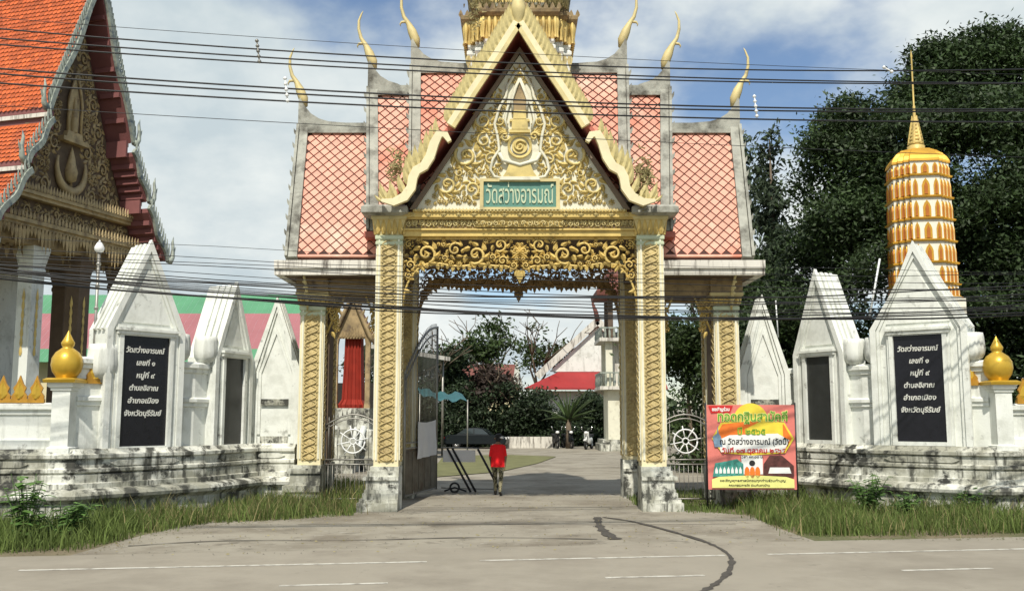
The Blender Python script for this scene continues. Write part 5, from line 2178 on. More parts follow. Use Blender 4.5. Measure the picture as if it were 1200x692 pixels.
for k in range(7):
    za_ = z0 + .78 + (z2 - z0 - .78) * k / 7
    r_k = .27 - .03 * k
    mb.lathe([(r_k * .8, za_), (r_k, za_ + .06), (r_k * .7, za_ + .13)], 10)
    for j in range(6):
        a = j * math.pi / 3
        mb.flame(lambda u, v, w: (math.cos(a) * (r_k * .8 + w) - math.sin(a) * u, math.sin(a) * (r_k * .8 + w) + math.cos(a) * u, v), 0, za_, R(90), .26, .13, .06, 0)
mb.lathe([(.08, z2 - .1), (.06, z2), (.045, z2 + .4), (.05, z2 + .44), (.03, z2 + .5), (.028, z3 - .3), (.04, z3 - .26), (.0, z3)], 8)
mb.build('spire', 'gold', st)

# ------------------------------------------------------------------ buildings seen through the gateway
bt = thing('bell_tower', 'white bell tower with balconies behind parked motorbikes', 'tower', (at(728, 520, 66).x + .55, 66, 0))
zof = lambda py: at(720, py, 66).z
mb = MB()
mb.box(-2.1, 2.1, -2.1, 2.1, 0, .45)
mb.box(-1.95, 1.95, -1.95, 1.95, .45, zof(514))
mb.build('base', 'plaster_dirty', bt)
mb = MB()
mb.box(-1.55, 1.55, -1.55, 1.55, zof(514), zof(457))
mb.build('ground_storey', 'panel_white', bt)
for py0, py1 in ((457, 437), (402, 386)):
    z0, z1 = zof(py0), zof(py1)
    mb = MB()
    mb.box(-2.1, 2.1, -2.1, 2.1, z0, z0 + .22)
    fl = mb.build('balcony', 'fascia', bt)
    mb = MB()
    for sx_ in (-1, 1):
        for i in range(15):
            x = -2.0 + 4.0 * i / 14
            mb.lathe([(.05, z0 + .22), (.09, z0 + .45), (.05, z1 - .1)], 6, (x, sx_ * 2.0))
            mb.lathe([(.05, z0 + .22), (.09, z0 + .45), (.05, z1 - .1)], 6, (sx_ * 2.0, x))
        mb.box(-2.08, 2.08, sx_ * 2.0 - .06, sx_ * 2.0 + .06, z1 - .1, z1)
        mb.box(sx_ * 2.0 - .06, sx_ * 2.0 + .06, -1.9, 1.9, z1 - .1, z1)
    mb.build('balustrade', 'naga_grey', fl, kind='stuff')
for sx_ in (-1, 1):
    for sy_ in (-1, 1):
        mb = MB()
        mb.loft(SQ, [(.22, zof(457)), (.22, zof(402))], (sx_ * 1.45, sy_ * 1.45))
        mb.build('pillar', 'panel_white', bt)
        mb = MB()
        mb.loft(SQ, [(.16, zof(402)), (.16, zof(352))], (sx_ * 1.3, sy_ * 1.3))
        mb.build('upper_pillar', 'brown_pillar', bt)
mb = MB()
mb.box(-1.0, 1.0, -1.0, 1.0, zof(457) + .23, zof(402))
mb.build('core', 'fascia', bt)
mb = MB()
mb.loft(SQ, [(2.25, zof(350)), (2.3, zof(345)), (1.5, zof(330)), (1.55, zof(326)), (.9, zof(300)), (.3, zof(285)), (.1, zof(270)), (.02, zof(230))])
mb.build('roof', 'brown_roof', bt)

rh = thing('red_roofed_hall', 'white gabled hall with bright red lower roof beyond the hedge', 'building', (0, 84, 0))
P = lambda px, py: (at(px, py, 84).x, at(px, py, 84).z)
mb = MB()
x0, x1, x2 = P(614, 455)[0], P(640, 455)[0], P(780, 455)[0]
zl, zh = P(650, 455)[1], P(650, 432)[1]
ze, za = P(650, 434)[1], P(697, 374)[1]
xa = P(702, 374)[0]
mb.add([(x0, -1.2, zl), (x2, -1.2, zl), (x2, 2.2, zh), (P(660, 432)[0], 2.2, zh), (x0, -1.2, zl - .12), (x2, -1.2, zl - .12)], [(0, 1, 2, 3), (0, 4, 5, 1)])
mb.build('lower_roof', 'red_roof', rh)
mb = MB()
mb.prism([(P(645, 434)[0], ze), (P(770, 434)[0], ze), (xa, za - .5)], lambda u, v, w: (u, 1.83 + w, v), 0, .3)
mb.build('gable', 'plaster', rh)
for s_, pxe in ((-1, 630), (1, 775)):
    mb = MB()
    a, b = (xa, 1.6, za), (P(pxe, 440)[0], 1.6, P(pxe, 440)[1])
    mb.beam(a, b, .4, .6, up=(0, 0, 1))
    ro = mb.build('bargeboard', 'fascia', rh)
    mb = MB()
    mb.add([(a[0], 1.4, a[2] + .3), (b[0], 1.4, b[2] + .3), (b[0], 16, b[2] + .3), (a[0], 16, a[2] + .3)], [(0, 1, 2, 3)])
    mb.build('roof', 'red_roof', rh)
mb = MB()
mb.box(P(622, 455)[0], P(778, 455)[0], .2, 14, 0, zl - .2)
mb.build('wall', 'plaster', rh)
mb = MB()
mb.tube([(xa, 1.5, za), (xa - .15, 1.5, za + .8), (xa - .4, 1.5, za + 1.5), (xa - .35, 1.5, za + 2.2)], [.25, .2, .12, .03], 7)
mb.build('roof_finial', 'brown_roof', rh)

mh = thing('maroon_roofed_house', 'distant house with dull maroon roof half hidden by trees', 'building', (0, 95, 0))
P = lambda px, py: (at(px, py, 95).x, at(px, py, 95).z)
mb = MB()
mb.add([(P(530, 452)[0], -1, P(530, 452)[1]), (P(612, 452)[0], -1, P(612, 452)[1]), (P(604, 424)[0], 4, P(604, 424)[1]), (P(540, 424)[0], 4, P(540, 424)[1])], [(0, 1, 2, 3)])
mb.build('roof', 'brown_roof', mh)
mb = MB()
mb.prism([(P(600, 454)[0], P(600, 454)[1]), (P(613, 454)[0], P(613, 454)[1]), (P(605, 420)[0], P(605, 420)[1])], lambda u, v, w: (u, -1.2 + w, v), 0, .3)
mb.build('gable', 'plaster', mh)
mb = MB()
mb.box(P(534, 452)[0], P(608, 452)[0], 0, 8, 0, P(540, 452)[1])
mb.build('wall', 'cream', mh)

# open shed with lean-to roof and teal tarpaulin left of the drive
sh = thing('open_shed', 'open market shed with corrugated lean-to roof and steel truss', 'shed', (0, 0, 0))
a0, a1 = at(430, 402, 52), at(527, 418, 56)
mb = MB()
for k in range(40):
    f0, f1 = k / 40, (k + 1) / 40
    p, q = a0.lerp(a1, f0), a0.lerp(a1, f1)
    h = .05 * (k % 2)
    mb.add([(p.x, p.y, p.z + h), (q.x, q.y, q.z + .05 - h), (q.x - 3, q.y + 9, q.z - .7), (p.x - 3, p.y + 9, p.z - .7)], [(0, 1, 2, 3)])
mb.build('roof', 'shed_green', sh, kind='stuff')
mb = MB()
mb.beam(a0 - Vector((0, 0, .12)), a1 - Vector((0, 0, .12)), .08, .22)
mb.build('fascia_board', 'fascia', sh)
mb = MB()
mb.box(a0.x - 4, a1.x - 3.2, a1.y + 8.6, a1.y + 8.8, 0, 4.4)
mb.build('shade_wall', 'interior_shade', sh)  # near-black wall added to stand in for the shade under the shed roof
for f in (.15, .55, .95):
    p = a0.lerp(a1, f)
    mb = MB()
    mb.tube([(p.x - .2, p.y + .5, 0), (p.x - .2, p.y + .5, p.z)], .07, 6)
    mb.build('post', 'steel', sh)
    mb = MB()
    mb.tube([(p.x - .2, p.y + .5, p.z - .95), (p.x - 3, p.y + 9, p.z - 1.6)], .05, 5)
    mb.tube([(p.x - .2, p.y + .5, p.z - .3), (p.x - 3, p.y + 9, p.z - 1.0)], .07, 5)
    for w_ in range(6):
        f_ = w_ / 6
        mb.tube([(p.x - .2 - 2.8 * f_, p.y + .5 + 8.5 * f_, p.z - .3 - .7 * f_), (p.x - .2 - 2.8 * (f_ + .08), p.y + .5 + 8.5 * (f_ + .08), p.z - .95 - .7 * f_), (p.x - .2 - 2.8 * (f_ + .16), p.y + .5 + 8.5 * (f_ + .16), p.z - .3 - .7 * (f_ + .16))], .035, 4)
    mb.build('truss', 'steel', sh)
mb = MB()
vs, fs = [], []
A_, B_ = at(492, 461, 50), at(548, 468, 54)
for i in range(13):
    for j in range(7):
        p = A_.lerp(B_, i / 12)
        vs.append((p.x - .25 * j * .3, p.y + .5 * j, p.z + .08 * j - .18 * math.sin(math.pi * i / 12) - .1 * math.sin(i * 1.7)))
for i in range(12):
    for j in range(6):
        k = i * 7 + j
        fs.append((k, k + 7, k + 8, k + 1))
mb.add(vs, fs, 0, True)
tp = thing('tarpaulin_canopy', 'sagging teal tarpaulin canopy on poles over the dark car', 'canopy', (0, 0, 0))
mb.build('sheet', 'teal_tarp', tp)
for p in (A_, B_):
    mb = MB()
    mb.tube([(p.x, p.y, 0), (p.x, p.y, p.z)], .04, 6)
    mb.build('pole', 'steel', tp)

# small red shrine seen through the narrow gate
sr = thing('red_shrine', 'small shrine with red panels and carved gold gable behind the narrow gate', 'shrine', (at(414, 480, 42).x, 42, 0))
zof = lambda py: at(414, py, 42).z
mb = MB()
mb.loft(SQ, [(1.2, 0), (1.2, .5), (1.0, .6), (1.0, 1.6), (.8, 1.7), (.8, zof(478))], (0, 0))
mb.build('base', 'plaster_dirty', sr)
mb = MB()
curt = []
for k_ in range(24):
    a_ = -.42 + .84 * k_ / 23
    curt.append((a_, -.50 - .05 * math.sin(k_ * 1.4)))
curt += [(.42, .4), (-.42, .4)]
mb.loft(curt, [(1.25, zof(478)), (1.3, zof(474)), (1.0, zof(468)), (.86, zof(425)), (.8, zof(392))], (0, 0))
mb.build('curtain', 'red_cloth', sr)
for s_ in (-1, 1):
    mb = MB()
    mb.loft(SQ, [(.13, zof(478)), (.10, zof(470)), (.10, zof(405)), (.14, zof(398))], (s_ * .68, -.62))
    mb.build('pillar', 'gold_aged', sr)
    mb = MB()
    pth = [(s_ * .98, zof(405)), (s_ * .78, zof(396)), (s_ * .52, zof(380)), (s_ * .2, zof(360)), (0, zof(346))]
    mb.tube([(a, -.8, b) for a, b in pth], [.05, .10, .10, .09, .05], 6)
    for k in range(10):
        f = k / 10
        i_ = min(3, int(f * 4)); g_ = f * 4 - i_
        ax, az = pth[i_][0] + (pth[i_ + 1][0] - pth[i_][0]) * g_, pth[i_][1] + (pth[i_ + 1][1] - pth[i_][1]) * g_
        mb.flame(lambda u, v, w: (u, -.82 - w, v), ax, az, R(90) - s_ * R(30), .34, .15, .05, 0)
    mb.build('bargeboard', 'gold_aged', sr)
    mb = MB()
    mb.add([(s_ * .95, -.75, zof(403)), (0, -.75, zof(350)), (0, .75, zof(350)), (s_ * .95, .75, zof(403))], [(0, 1, 2, 3)])
    mb.add([(s_ * .95, -.75, zof(405)), (0, -.75, zof(352)), (0, .75, zof(352)), (s_ * .95, .75, zof(405))], [(0, 1, 2, 3)])
    mb.build('roof', 'brown_roof', sr)
    mb = MB()
    mb.tube([(s_ * .6, -1.0, zof(500)), (s_ * .5, -1.6, zof(520)), (s_ * .65, -2.6, .9), (s_ * .55, -3.0, 1.2), (s_ * .6, -3.1, 1.8)], [.14, .14, .14, .12, .05], 7)
    mb.build('stair_serpent', 'plaster', sr)
mb = MB()
mb.prism([(-.7, zof(398)), (.7, zof(398)), (0, zof(354))], lambda u, v, w: (u, -.66 + w, v), 0, .06)
for k in range(9):
    mb.flame(lambda u, v, w: (u, -.665 - w, v), -.5 + .125 * k, zof(397), R(90), .5 - .08 * abs(k - 4), .14, .06, 0)
mb.build('pediment', 'gold_aged', sr, kind='stuff')
mb = MB()
mb.lathe([(.05, zof(348)), (.09, zof(343)), (.03, zof(336)), (0, zof(326))], 8, (0, -.8))
mb.build('finial', 'glazed_white', sr)
for k in range(5):
    mb = MB()
    mb.box(-.5, .5, -1.3 - .35 * k - .35, -1.3 - .35 * k, 0, 1.7 - .34 * k)
    mb.build('step', 'plaster_dirty', sr)

# low kerb wall at the end of the drive
mb = MB()
pk = [gnd(590, 524), gnd(655, 524)]
mb.box(pk[0].x, pk[1].x, 70.2, 70.5, 0, .8)
mb.build('planter_wall', 'fascia', label='low pale planter wall below the hedge at the end of the drive', cat='wall')


# ------------------------------------------------------------------ vehicles
def wheel(mb, mb2, c, r, w, axis='y'):
    n = 16
    for (ro, ri, ww, m_) in ((r, r * .62, w, mb), (r * .62, .02, w * .8, mb2)):
        vs = []
        for i in range(n):
            a = 2 * math.pi * i / n
            for rr, yy in ((ro * .95, -ww / 2), (ro, -ww / 4), (ro, ww / 4), (ro * .95, ww / 2), (ri, ww / 2), (ri, -ww / 2)):
                vs.append((c[0] + rr * math.cos(a), c[1] + yy, c[2] + rr * math.sin(a)))
        fs = []
        for i in range(n):
            j = (i + 1) % n
            for k in range(6):
                kk = (k + 1) % 6
                fs.append((i * 6 + k, j * 6 + k, j * 6 + kk, i * 6 + kk))
        m_.add(vs, fs, 0, True)


cp = gnd(559, 525)
car = thing('parked_car', 'dark sedan parked side-on under the trees', 'car', (cp.x, cp.y, 0), R(172))
low = [(-2.12, .32), (-2.2, .55), (-2.12, .78), (-1.7, .88), (-1.0, .95), (1.3, .97), (1.95, .95), (2.16, .82), (2.2, .5), (2.12, .32)]
roofp = [(-1.0, .95), (-.50, 1.36), (-.1, 1.45), (.65, 1.43), (1.35, .97)]


def car_shell(poly, levels):
    m_ = MB()
    k_ = len(poly)
    vs_ = []
    for yy, zs_ in levels:
        cx_ = sum(p[0] for p in poly) / k_
        vs_ += [(cx_ + (x - cx_) * zs_, yy * (1 - .32 * max(0, z - .95)), z if zs_ == 1 else .62 + (z - .62) * zs_) for x, z in poly]
    fs_ = [(a * k_ + i_, a * k_ + (i_ + 1) % k_, (a + 1) * k_ + (i_ + 1) % k_, (a + 1) * k_ + i_) for a in range(len(levels) - 1) for i_ in range(k_)]
    fs_ += [tuple(range(k_)), tuple(range((len(levels) - 1) * k_, len(levels) * k_))[::-1]]
    m_.add(vs_, fs_)
    return m_


body = car_shell(low, ((-.87, .94), (-.80, 1), (.80, 1), (.87, .94))).build('body', 'car_paint', car)
car_shell(roofp, ((-.80, 1), (.80, 1))).build('cabin', 'car_paint', body)
for s_ in (-1, 1):
    for pts in (((-.95, 1.0), (-.52, 1.33), (.05, 1.40), (.05, 1.0)), ((.13, 1.0), (.13, 1.40), (.70, 1.37), (1.15, 1.06))):
        mb = MB()
        mb.prism(list(pts), lambda u, v, w: (u, s_ * (.80 * (1 - .32 * (v - .95)) + .004 + w), v), 0, .012)
        mb.build('side_window', 'glass', body)
    for x, m_ in ((-2.12, 'lamp_white'), (2.12, 'tail_red')):
        mb = MB()
        mb.box(x - .08, x + .08, s_ * .62 - .15, s_ * .62 + .15, .66, .80)
        mb.build('headlight' if x < 0 else 'tail_light', m_, car)
    for x in (-1.35, 1.32):
        m1, m2 = MB(), MB()
        wheel(m1, m2, (x, s_ * .76, .31), .31, .2)
        ty = m1.build('wheel', 'rubber', car)
        m2.build('rim', 'chrome', ty)
mb = MB()
mb.prism([(-1.02, 1.0), (-.56, 1.36), (-.53, 1.36), (-.99, 1.0)], lambda u, v, w: (u - .02, w, v), -.62, .62)
mb.build('windscreen', 'glass', body)


def motorbike(label, px_, py_, rz, panel):
    g = gnd(px_, py_)
    t = thing('motorbike', label, 'motorbike', (g.x, g.y, 0), rz, None)
    t.scale = (1.15, 1.15, 1.2)
    for x in (-.62, .62):
        m1, m2 = MB(), MB()
        wheel(m1, m2, (x, 0, .29), .29, .10)
        w_ = m1.build('wheel', 'rubber', t)
        m2.build('rim', 'chrome', w_)
    mb = MB()
    mb.loft([(math.cos(i * math.pi / 6), math.sin(i * math.pi / 6)) for i in range(12)], [((.42, .10), .30), ((.50, .15), .45), ((.46, .14), .62), ((.30, .09), .70)], (-.18, 0), 0, True)
    mb.prism([(.30, .32), (.48, .40), (.56, .85), (.50, 1.0), (.40, .95), (.36, .60)], lambda u, v, w: (u, w, v), -.13, .13)
    mb.build('body', panel, t)
    mb = MB()
    mb.prism([(-.75, .78), (-.70, .86), (-.2, .80), (.12, .76), (.14, .70), (-.6, .70)], lambda u, v, w: (u, w, v), -.13, .13)
    mb.build('seat', 'rubber', t)
    mb = MB()
    mb.tube([(.62, -.07, .29), (.55, -.07, .7), (.48, -.05, 1.0)], .025, 6)
    mb.tube([(.62, .07, .29), (.55, .07, .7), (.48, .05, 1.0)], .025, 6)
    mb.tube([(.40, -.36, 1.02), (.46, -.15, 1.04), (.48, 0, 1.02), (.46, .15, 1.04), (.40, .36, 1.02)], .018, 6)
    mb.build('handlebar', 'iron_dark', t)
    mb = MB()
    mb.loft([(math.cos(i * math.pi / 5), math.sin(i * math.pi / 5)) for i in range(10)], [(.05, .86), (.11, .90), (.11, .98), (.05, 1.02)], (.58, 0), 0, True)
    mb.build('headlight', 'lamp_white', t)
    for s_ in (-1, 1):
        mb = MB()
        mb.tube([(.44, s_ * .26, 1.04), (.42, s_ * .30, 1.2)], .008, 5)
        mb.tube([(.42, s_ * .30, 1.17), (.42, s_ * .31, 1.23), (.42, s_ * .32, 1.29)], [.02, .06, .02], 8)
        mb.build('mirror', 'chrome', t)
    mb = MB()
    mb.prism([(.52, .42), (.92, .50), (.92, .56), (.5, .62)], lambda u, v, w: (u, w, v), -.07, .07)
    mb.build('front_fender', panel, t)
    return t


motorbike('dark motorbike with white front parked second from the bell tower', 665, 525, R(-70), 'car_paint')
motorbike('black motorbike with white fairing parked beside the bell tower base', 690, 526, R(-110), 'glazed_white')
motorbike('dark motorbike with white shield parked farthest from the bell tower', 651, 525, R(-80), 'iron_dark')


# ------------------------------------------------------------------ trees and shrubs
def leaf_cloud(name, blobs, n, size, matname, parent, seed, flat_=0.5, loc=None, shell=0.55, clump=0.0, droop=0.0, spray=1.7):
    r = np.random.default_rng(seed)
    B = np.array([b[:3] for b in blobs], float)
    Rr = np.array([b[3] if not isinstance(b[3], tuple) else 1.0 for b in blobs], float)
    S = np.array([b[4] if len(b) > 4 else 1.0 for b in blobs], float)
    pw = Rr ** 2
    idx = r.choice(len(blobs), n, p=pw / pw.sum())
    d = r.normal(size=(n, 3))
    d /= np.linalg.norm(d, axis=1)[:, None]
    rad = (shell + (1 - shell) * r.random(n) ** .6) * Rr[idx]
    # ragged outline: push the surface in and out in lumps
    lump = 1 + .22 * np.sin(d[:, 0] * 5 + idx) * np.sin(d[:, 1] * 4 + 2 * idx) + .15 * np.sin(d[:, 2] * 9 + d[:, 0] * 7 + idx)
    P = B[idx] + d * (rad * lump)[:, None] * np.stack([np.ones(n), np.ones(n), S[idx]], 1)
    if clump:
        # draw leaves together into sprays
        m_ = max(8, int(n * clump))
        cen = P[r.choice(n, min(n, m_ * 3), replace=False)]
        q = cen * (1.15 if size < .14 else .8)
        fld = np.sin(q[:, 0] + 1.7 * np.sin(q[:, 2] * .8)) + np.sin(q[:, 2] * 1.3 + 1.1 * np.sin(q[:, 1])) + np.sin(q[:, 1] * 1.2 + q[:, 0] * .6)
        cen = cen[fld + r.normal(size=len(cen)) * .35 > (-9 if droop else -1.0)]
        m_ = min(m_, len(cen))
        k = r.integers(0, m_, n)
        P = cen[k] + r.normal(size=(n, 3)) * size * np.array([spray, spray, spray * .6])
    nrm = r.normal(size=(n, 3)) + np.array([0, -.3, flat_ * 2])
    nrm /= np.linalg.norm(nrm, axis=1)[:, None]
    t = r.normal(size=(n, 3))
    t -= nrm * (t * nrm).sum(1)[:, None]
    t /= np.linalg.norm(t, axis=1)[:, None]
    b = np.cross(nrm, t)
    sz = size * r.uniform(.6, 1.3, n)
    L_, W_ = t * sz[:, None], b * (sz * .42)[:, None]
    V = np.stack([P - L_, P + W_ - nrm * (sz * .1)[:, None], P + L_ - np.array([0, 0, 1]) * (droop * sz)[:, None], P - W_ - nrm * (sz * .1)[:, None]], 1).reshape(-1, 3)
    Fq = np.arange(n * 4).reshape(n, 4)
    me = np_mesh(name, V, Fq, matname)
    return place(name, me, parent, loc)


def branchy(mb, p, d, L, r, depth, rr, spread=.6):
    d = d.normalized()
    q = p + d * L
    m_ = p.lerp(q, .5) + Vector((rr.gauss(0, .06), rr.gauss(0, .06), 0)) * L
    mb.tube([p, m_, q], [r, r * .8, r * .62], 6 if depth > 1 else 5)
    ends = [q]
    if depth > 0:
        ends = []
        for k in range(3 if depth > 1 else 2):
            nd = (d + Vector((rr.gauss(0, spread), rr.gauss(0, spread), rr.gauss(.15, .3)))).normalized()
            ends += branchy(mb, q, nd, L * rr.uniform(.6, .85), r * .58, depth - 1, rr, spread)
    return ends


def tree(label, x, y, blobs, n, size, matname, trunk_h, trunk_r, seed, group=None, name='leafy_tree', cat='tree', clump=0.0, shell=.5, depth=3, flat_=.5, spray=1.7):
    t = thing(name, label, cat, (x, y, 0), 0, group)
    rr = random.Random(seed)
    mb = MB()
    branchy(mb, Vector((0, 0, -.2)), Vector((rr.gauss(0, .05), 0, 1)), trunk_h, trunk_r, depth, rr)
    mb.build('trunk', 'bark', t)
    leaf_cloud('crown', blobs, n, size, matname, t, seed, flat_, None, shell, clump, 0.0, spray)
    return t


def blob_from_px(pxs, Y, base):
    out = []
    for (px_, py_, rp, *rest) in pxs:
        Yb = Y + (rest[0] if rest else 0)
        p = at(px_, py_, Yb)
        out.append((p.x - base[0], p.y - base[1], p.z, rp / F_PX * Yb, .85))
    return out


# the big dark tree over the right wall
TY = 40.0
tx = at(1105, 400, TY).x
bl = blob_from_px([(1108, 92, 40), (1165, 80, 42), (1075, 112, 34), (1040, 128, 34), (1000, 148, 36, -1), (972, 180, 30, -1), (1010, 200, 42, -2), (1065, 175, 46, -3), (1130, 150, 48, -3), (1190, 140, 48, -2),
                   (955, 225, 26, 0), (985, 262, 42, -2), (1050, 250, 48, -3), (1120, 235, 50, -4), (1185, 225, 50, -4), (1250, 120, 70), (1260, 220, 75, -2), (1150, 300, 46, -3), (1205, 320, 50, -4),
                   (948, 290, 30, 1), (1300, 300, 80), (1000, 325, 42, 0), (1075, 320, 46, 0), (930, 340, 26, 2), (1180, 50, 20), (1205, 55, 20), (1090, 64, 15), (1128, 58, 17), (1050, 95, 16), (975, 150, 15), (1150, 45, 14)], TY, (tx, TY))
tree('huge dark broadleaf tree towering over the gold stupa', tx, TY, bl, 210000, .115, 'leaf_dark', 4.5, .55, 31, clump=.016, shell=.45, spray=3.4)
# dark shrubbery filling the space between wall and tree
for k, (px_, py_, rp, Y, lab) in enumerate(((900, 400, 60, 37, 'dark bush behind the pylon next to the banner'), (1010, 400, 70, 36, 'dark bush behind the slim pylon on the banner side'),
                                          (1150, 400, 70, 36.5, 'dark bush behind the gold bulb on the stupa side'), (1215, 420, 70, 35, 'dark bush behind the low crested wall past the stupa'),
                                          (810, 410, 48, 40, 'green tree filling the narrow gate opening beside the banner'), (840, 340, 45, 44, 'tall green tree behind the banner side wing'))):
    p = at(px_, py_, Y)
    r0 = rp / F_PX * Y
    rr = random.Random(50 + k)
    bl = [(rr.gauss(0, r0 * .45), rr.gauss(0, r0 * .4), max(.4, p.z + rr.gauss(0, r0 * .4)), r0 * rr.uniform(.4, .65), .9) for _ in range(9)]
    bl += [(rr.gauss(0, r0 * .5), rr.gauss(0, .4), rr.uniform(.5, max(1, p.z - r0 * .5)), r0 * .55, .9) for _ in range(6)]
    tree(lab, p.x, Y, bl, 22000, .11, 'leaf_mid' if k >= 4 else 'leaf_dark', max(1.0, (p.z - r0) * .8), .14, 60 + k, group='trees behind the banner side wall', name='bush', cat='bush', clump=.02, spray=3.0, depth=1)
# casuarinas
for k, (px_, top, Y, rp, lab) in enumerate(((912, 152, 50, 24, 'tall feathery casuarina between the wing roof and the huge tree'), (877, 160, 56, 17, 'slender casuarina just beside the wing roof edge'))):
    b = at(px_, 480, Y)
    zt = at(px_, top, Y).z
    rr = random.Random(80 + k)
    bl = []
    for i in range(16):
        f = i / 15
        rad = rp / F_PX * Y * (1.0 - .80 * f ** 1.3) * rr.uniform(.6, .85)
        bl.append((rr.gauss(0, .28 * (1 - f) + .05), rr.gauss(0, .3), 3 + (zt - 3.2) * f, rad, 1.5))
    t = thing('casuarina_tree', lab, 'tree', (b.x, Y, 0))
    mb = MB()
    mb.tube([(0, 0, -.2), (.1, 0, zt * .4), (0, 0, zt * .97)], [.28, .18, .03], 7)
    mb.build('trunk', 'bark', t)
    leaf_cloud('crown', bl, 15000, .20, 'leaf_pine', t, 90 + k, .2, None, .25, .09, .8)
# airy trees and dark hedge inside the gateway
for k, (px_, py_, rp, Y, n, matn, lab) in enumerate((
        (560, 418, 36, 82, 2600, 'leaf_mid', 'airy tree with thin crown above the maroon roof'),
        (628, 418, 30, 90, 1500, 'leaf_mid', 'sparse tree behind the red roofed hall gable'),
        (512, 435, 32, 74, 4200, 'leaf_shaded', 'dense tree behind the market shed'),
        (575, 455, 26, 74, 2600, 'leaf_red', 'reddish brown leaved tree before the maroon roof'))):
    p = at(px_, py_, Y)
    r0 = rp / F_PX * Y
    rr = random.Random(100 + k)
    bl = [(rr.gauss(0, r0 * .42), rr.gauss(0, r0 * .4), p.z + rr.gauss(0, r0 * .45), r0 * rr.uniform(.28, .5), .9) for _ in range(12)]
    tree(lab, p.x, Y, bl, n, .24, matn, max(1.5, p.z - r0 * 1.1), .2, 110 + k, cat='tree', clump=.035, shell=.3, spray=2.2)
hx = [(500, 480, 40, 72), (540, 472, 40, 73), (580, 485, 42, 74), (615, 488, 28, 73), (642, 492, 25, 74), (672, 492, 25, 76), (697, 494, 24, 77), (470, 470, 40, 70), (440, 470, 40, 68)]
HN = ['beside the market shed', 'over the dark car', 'behind the walking person', 'left of the spiky palm, below the red roof', 'below the middle of the red roof', 'behind the motorbikes', 'against the bell tower wall',
      'behind the open gate leaf', 'behind the narrow gate']
for k, (px_, py_, rp, Y) in enumerate(hx):
    p = at(px_, py_, Y)
    r0 = rp / F_PX * Y
    rr = random.Random(130 + k)
    bl = [(rr.gauss(0, r0 * .4), rr.gauss(0, r0 * .3), max(.5, p.z + rr.gauss(0, r0 * .4)), r0 * rr.uniform(.4, .6), .9) for _ in range(8)]
    bl += [(rr.gauss(0, r0 * .5), rr.gauss(0, .4), rr.uniform(.3, 1.4), r0 * .5, .9) for _ in range(5)]
    lab = 'dark green hedge shrub ' + HN[k].replace('left of the spiky palm, ', '')
    tree(lab, p.x, Y, bl, 8000, .15, 'leaf_shaded', 1.2, .1, 140 + k, group='hedge shrubs at the end of the drive', name='shrub', cat='shrub', clump=.03, depth=1, spray=2.6)
# spiky palm like plant beside the motorbikes
g = gnd(668, 526)
sp = thing('spiky_palm', 'spiky palm plant with arching leaves behind the motorbikes', 'palm', (g.x, g.y + 1.5, 0))
sp.scale = (1.5, 1.5, 1.55)
rr = random.Random(5)
for k in range(26):
    mb = MB()
    a, e = rr.uniform(0, 6.28), rr.uniform(.35, 1.4)
    L_ = rr.uniform(1.4, 2.2)
    pts = []
    for i in range(6):
        f = i / 5
        pts.append((math.cos(a) * L_ * f * math.cos(e), math.sin(a) * L_ * f * math.cos(e), 1.2 + L_ * f * math.sin(e) - .5 * f * f))
    mb.tube(pts, [.05, .07, .06, .05, .03, .005], 4)
    mb.build('leaf', 'leaf_mid', sp)
mb = MB()
mb.tube([(0, 0, 0), (0, 0, 1.3)], [.16, .12], 7)
mb.build('trunk', 'bark', sp)
# distant tree belt closing the horizon
rr = random.Random(9)
bl = []
for i in range(70):
    x = -150 + 300 * i / 69
    if -60 < x < 60:
        h = 4.2
    else:
        h = 6
    bl.append((x, 150 + rr.uniform(-6, 6), h * rr.uniform(.3, .6), h * rr.uniform(.6, .9), .9))
me_o = leaf_cloud('far_trees', bl, 26000, .6, 'leaf_dark', None, 200, .4, None, .5, .05)
tag(me_o, 'distant dark tree belt along the horizon', 'trees', None, 'stuff')


# weeds in the verges: broad-leaved plant left, bushy weed right
def weed(label, px_, py_, h, n, leaf, seed, group=None, spread=.35):
    g = gnd(px_, py_)
    t = thing('weed_plant', label, 'plant', (g.x, g.y, 0), 0, group)
    rr = random.Random(seed)
    for k in range(n):
        mb = MB()
        a = rr.uniform(0, 6.28)
        hh = h * rr.uniform(.6, 1.0)
        tip = Vector((math.cos(a) * spread * rr.uniform(.3, 1), math.sin(a) * spread * rr.uniform(.3, 1), hh))
        pts = [Vector((0, 0, 0)).lerp(tip, f) + Vector((0, 0, .06 * math.sin(f * 3))) for f in (0, .35, .7, 1)]
        mb.tube(pts, [.012, .010, .008, .004], 5)
        for j in range(9):
            f = rr.uniform(.2, 1)
            p = pts[0].lerp(tip, f)
            b = rr.uniform(0, 6.28)
            L_ = leaf * rr.uniform(.6, 1.2)
            ux, uy = math.cos(b), math.sin(b)
            M = lambda u, v, w: (p.x + ux * u - uy * v, p.y + uy * u + ux * v, p.z + w - .5 * u * u / max(L_, .01) + .35 * u)
            mb.flame(M, 0, 0, 0, L_, L_ * .8, .015, 0)
        mb.build('leafy_stem', 'weed', t)
    return t


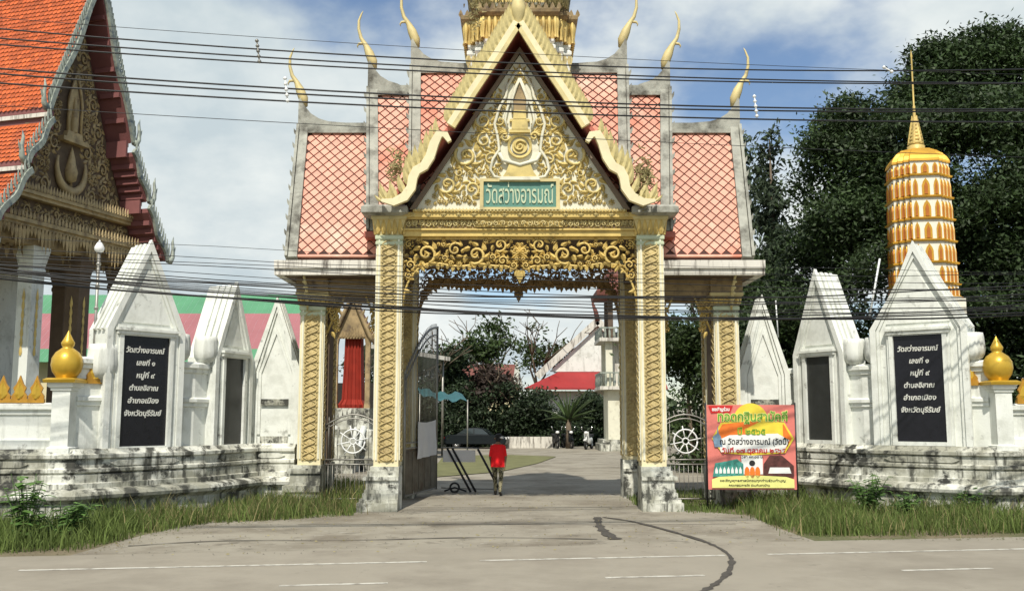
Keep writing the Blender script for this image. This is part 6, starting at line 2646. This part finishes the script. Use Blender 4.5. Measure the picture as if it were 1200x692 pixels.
weed('tall broad leaved weed at the verge before the gold crested wall', 28, 636, 1.25, 16, .22, 301, spread=.4)
weed('low broad leaved weed clump at the road edge before the gold crested wall', 70, 634, .72, 20, .19, 302, spread=.6)
weed('leafy weed before the plinth below the gold bulb post, hall side', 100, 612, .45, 7, .12, 303, spread=.35)
weed('bushy green weed against the plinth below the blank plaque, banner side', 1018, 606, .95, 30, .17, 304, spread=.55)
weed('bushy weed in the verge below the lettered plaque, banner side', 1062, 608, .6, 16, .14, 305, spread=.45)
weed('darker weed clump in the verge below the gold bulb, stupa side', 1135, 604, .72, 18, .14, 306, spread=.5)


# grit, leaf litter and stray tufts on the apron and road edge
def scatter_bits(name, label, cat, pts, n, smin, smax, matname, seed, z=.02):
    r = np.random.default_rng(seed)
    xs = [p[0] for p in pts]; ys = [p[1] for p in pts]
    P = []
    while len(P) < n:
        x, y = r.uniform(min(xs), max(xs)), r.uniform(min(ys), max(ys))
        if in_poly(x, y, pts):
            P.append((x, y))
    V, Fq = [], []
    for x, y in P:
        a, sz = r.uniform(0, 6.28), r.uniform(smin, smax)
        k = len(V)
        for i in range(4):
            b = a + i * 1.5708
            V.append((x + math.cos(b) * sz * (1 if i % 2 else .5), y + math.sin(b) * sz * (1 if i % 2 else .5), z + r.uniform(0, sz * .5)))
        V.append((x, y, z + sz * .6))
        Fq += [(k, k + 1, k + 4), (k + 1, k + 2, k + 4), (k + 2, k + 3, k + 4), (k + 3, k, k + 4)]
    me = np_mesh(name, np.array(V), np.array(Fq), matname, 3)
    return place(name, me, kind='stuff', label=label, cat=cat)


apron = gp((110, 640), (250, 610), (440, 592), (480, 575), (730, 575), (775, 592), (880, 604), (950, 632), (950, 640), (110, 655))
scatter_bits('leaf_litter', 'dry leaf litter strewn over the concrete apron', 'litter', apron, 420, .012, .04, 'grass_dry', 41)
scatter_bits('grit', 'dark grit and pebbles strewn over the concrete apron', 'grit', apron, 900, .006, .022, 'tar', 42)
edge_r = gp((860, 596), (930, 634), (1250, 634), (1250, 620), (945, 622), (890, 596))
edge_l = gp((-60, 655), (110, 650), (260, 616), (420, 606), (420, 596), (240, 606), (140, 630), (-60, 640))
scatter_bits('grit', 'earth crumbs and pebbles along the banner side verge', 'grit', edge_r, 900, .008, .03, 'earth', 43)
scatter_bits('grit', 'earth crumbs and pebbles along the hall side verge', 'grit', edge_l, 900, .008, .03, 'earth', 44)
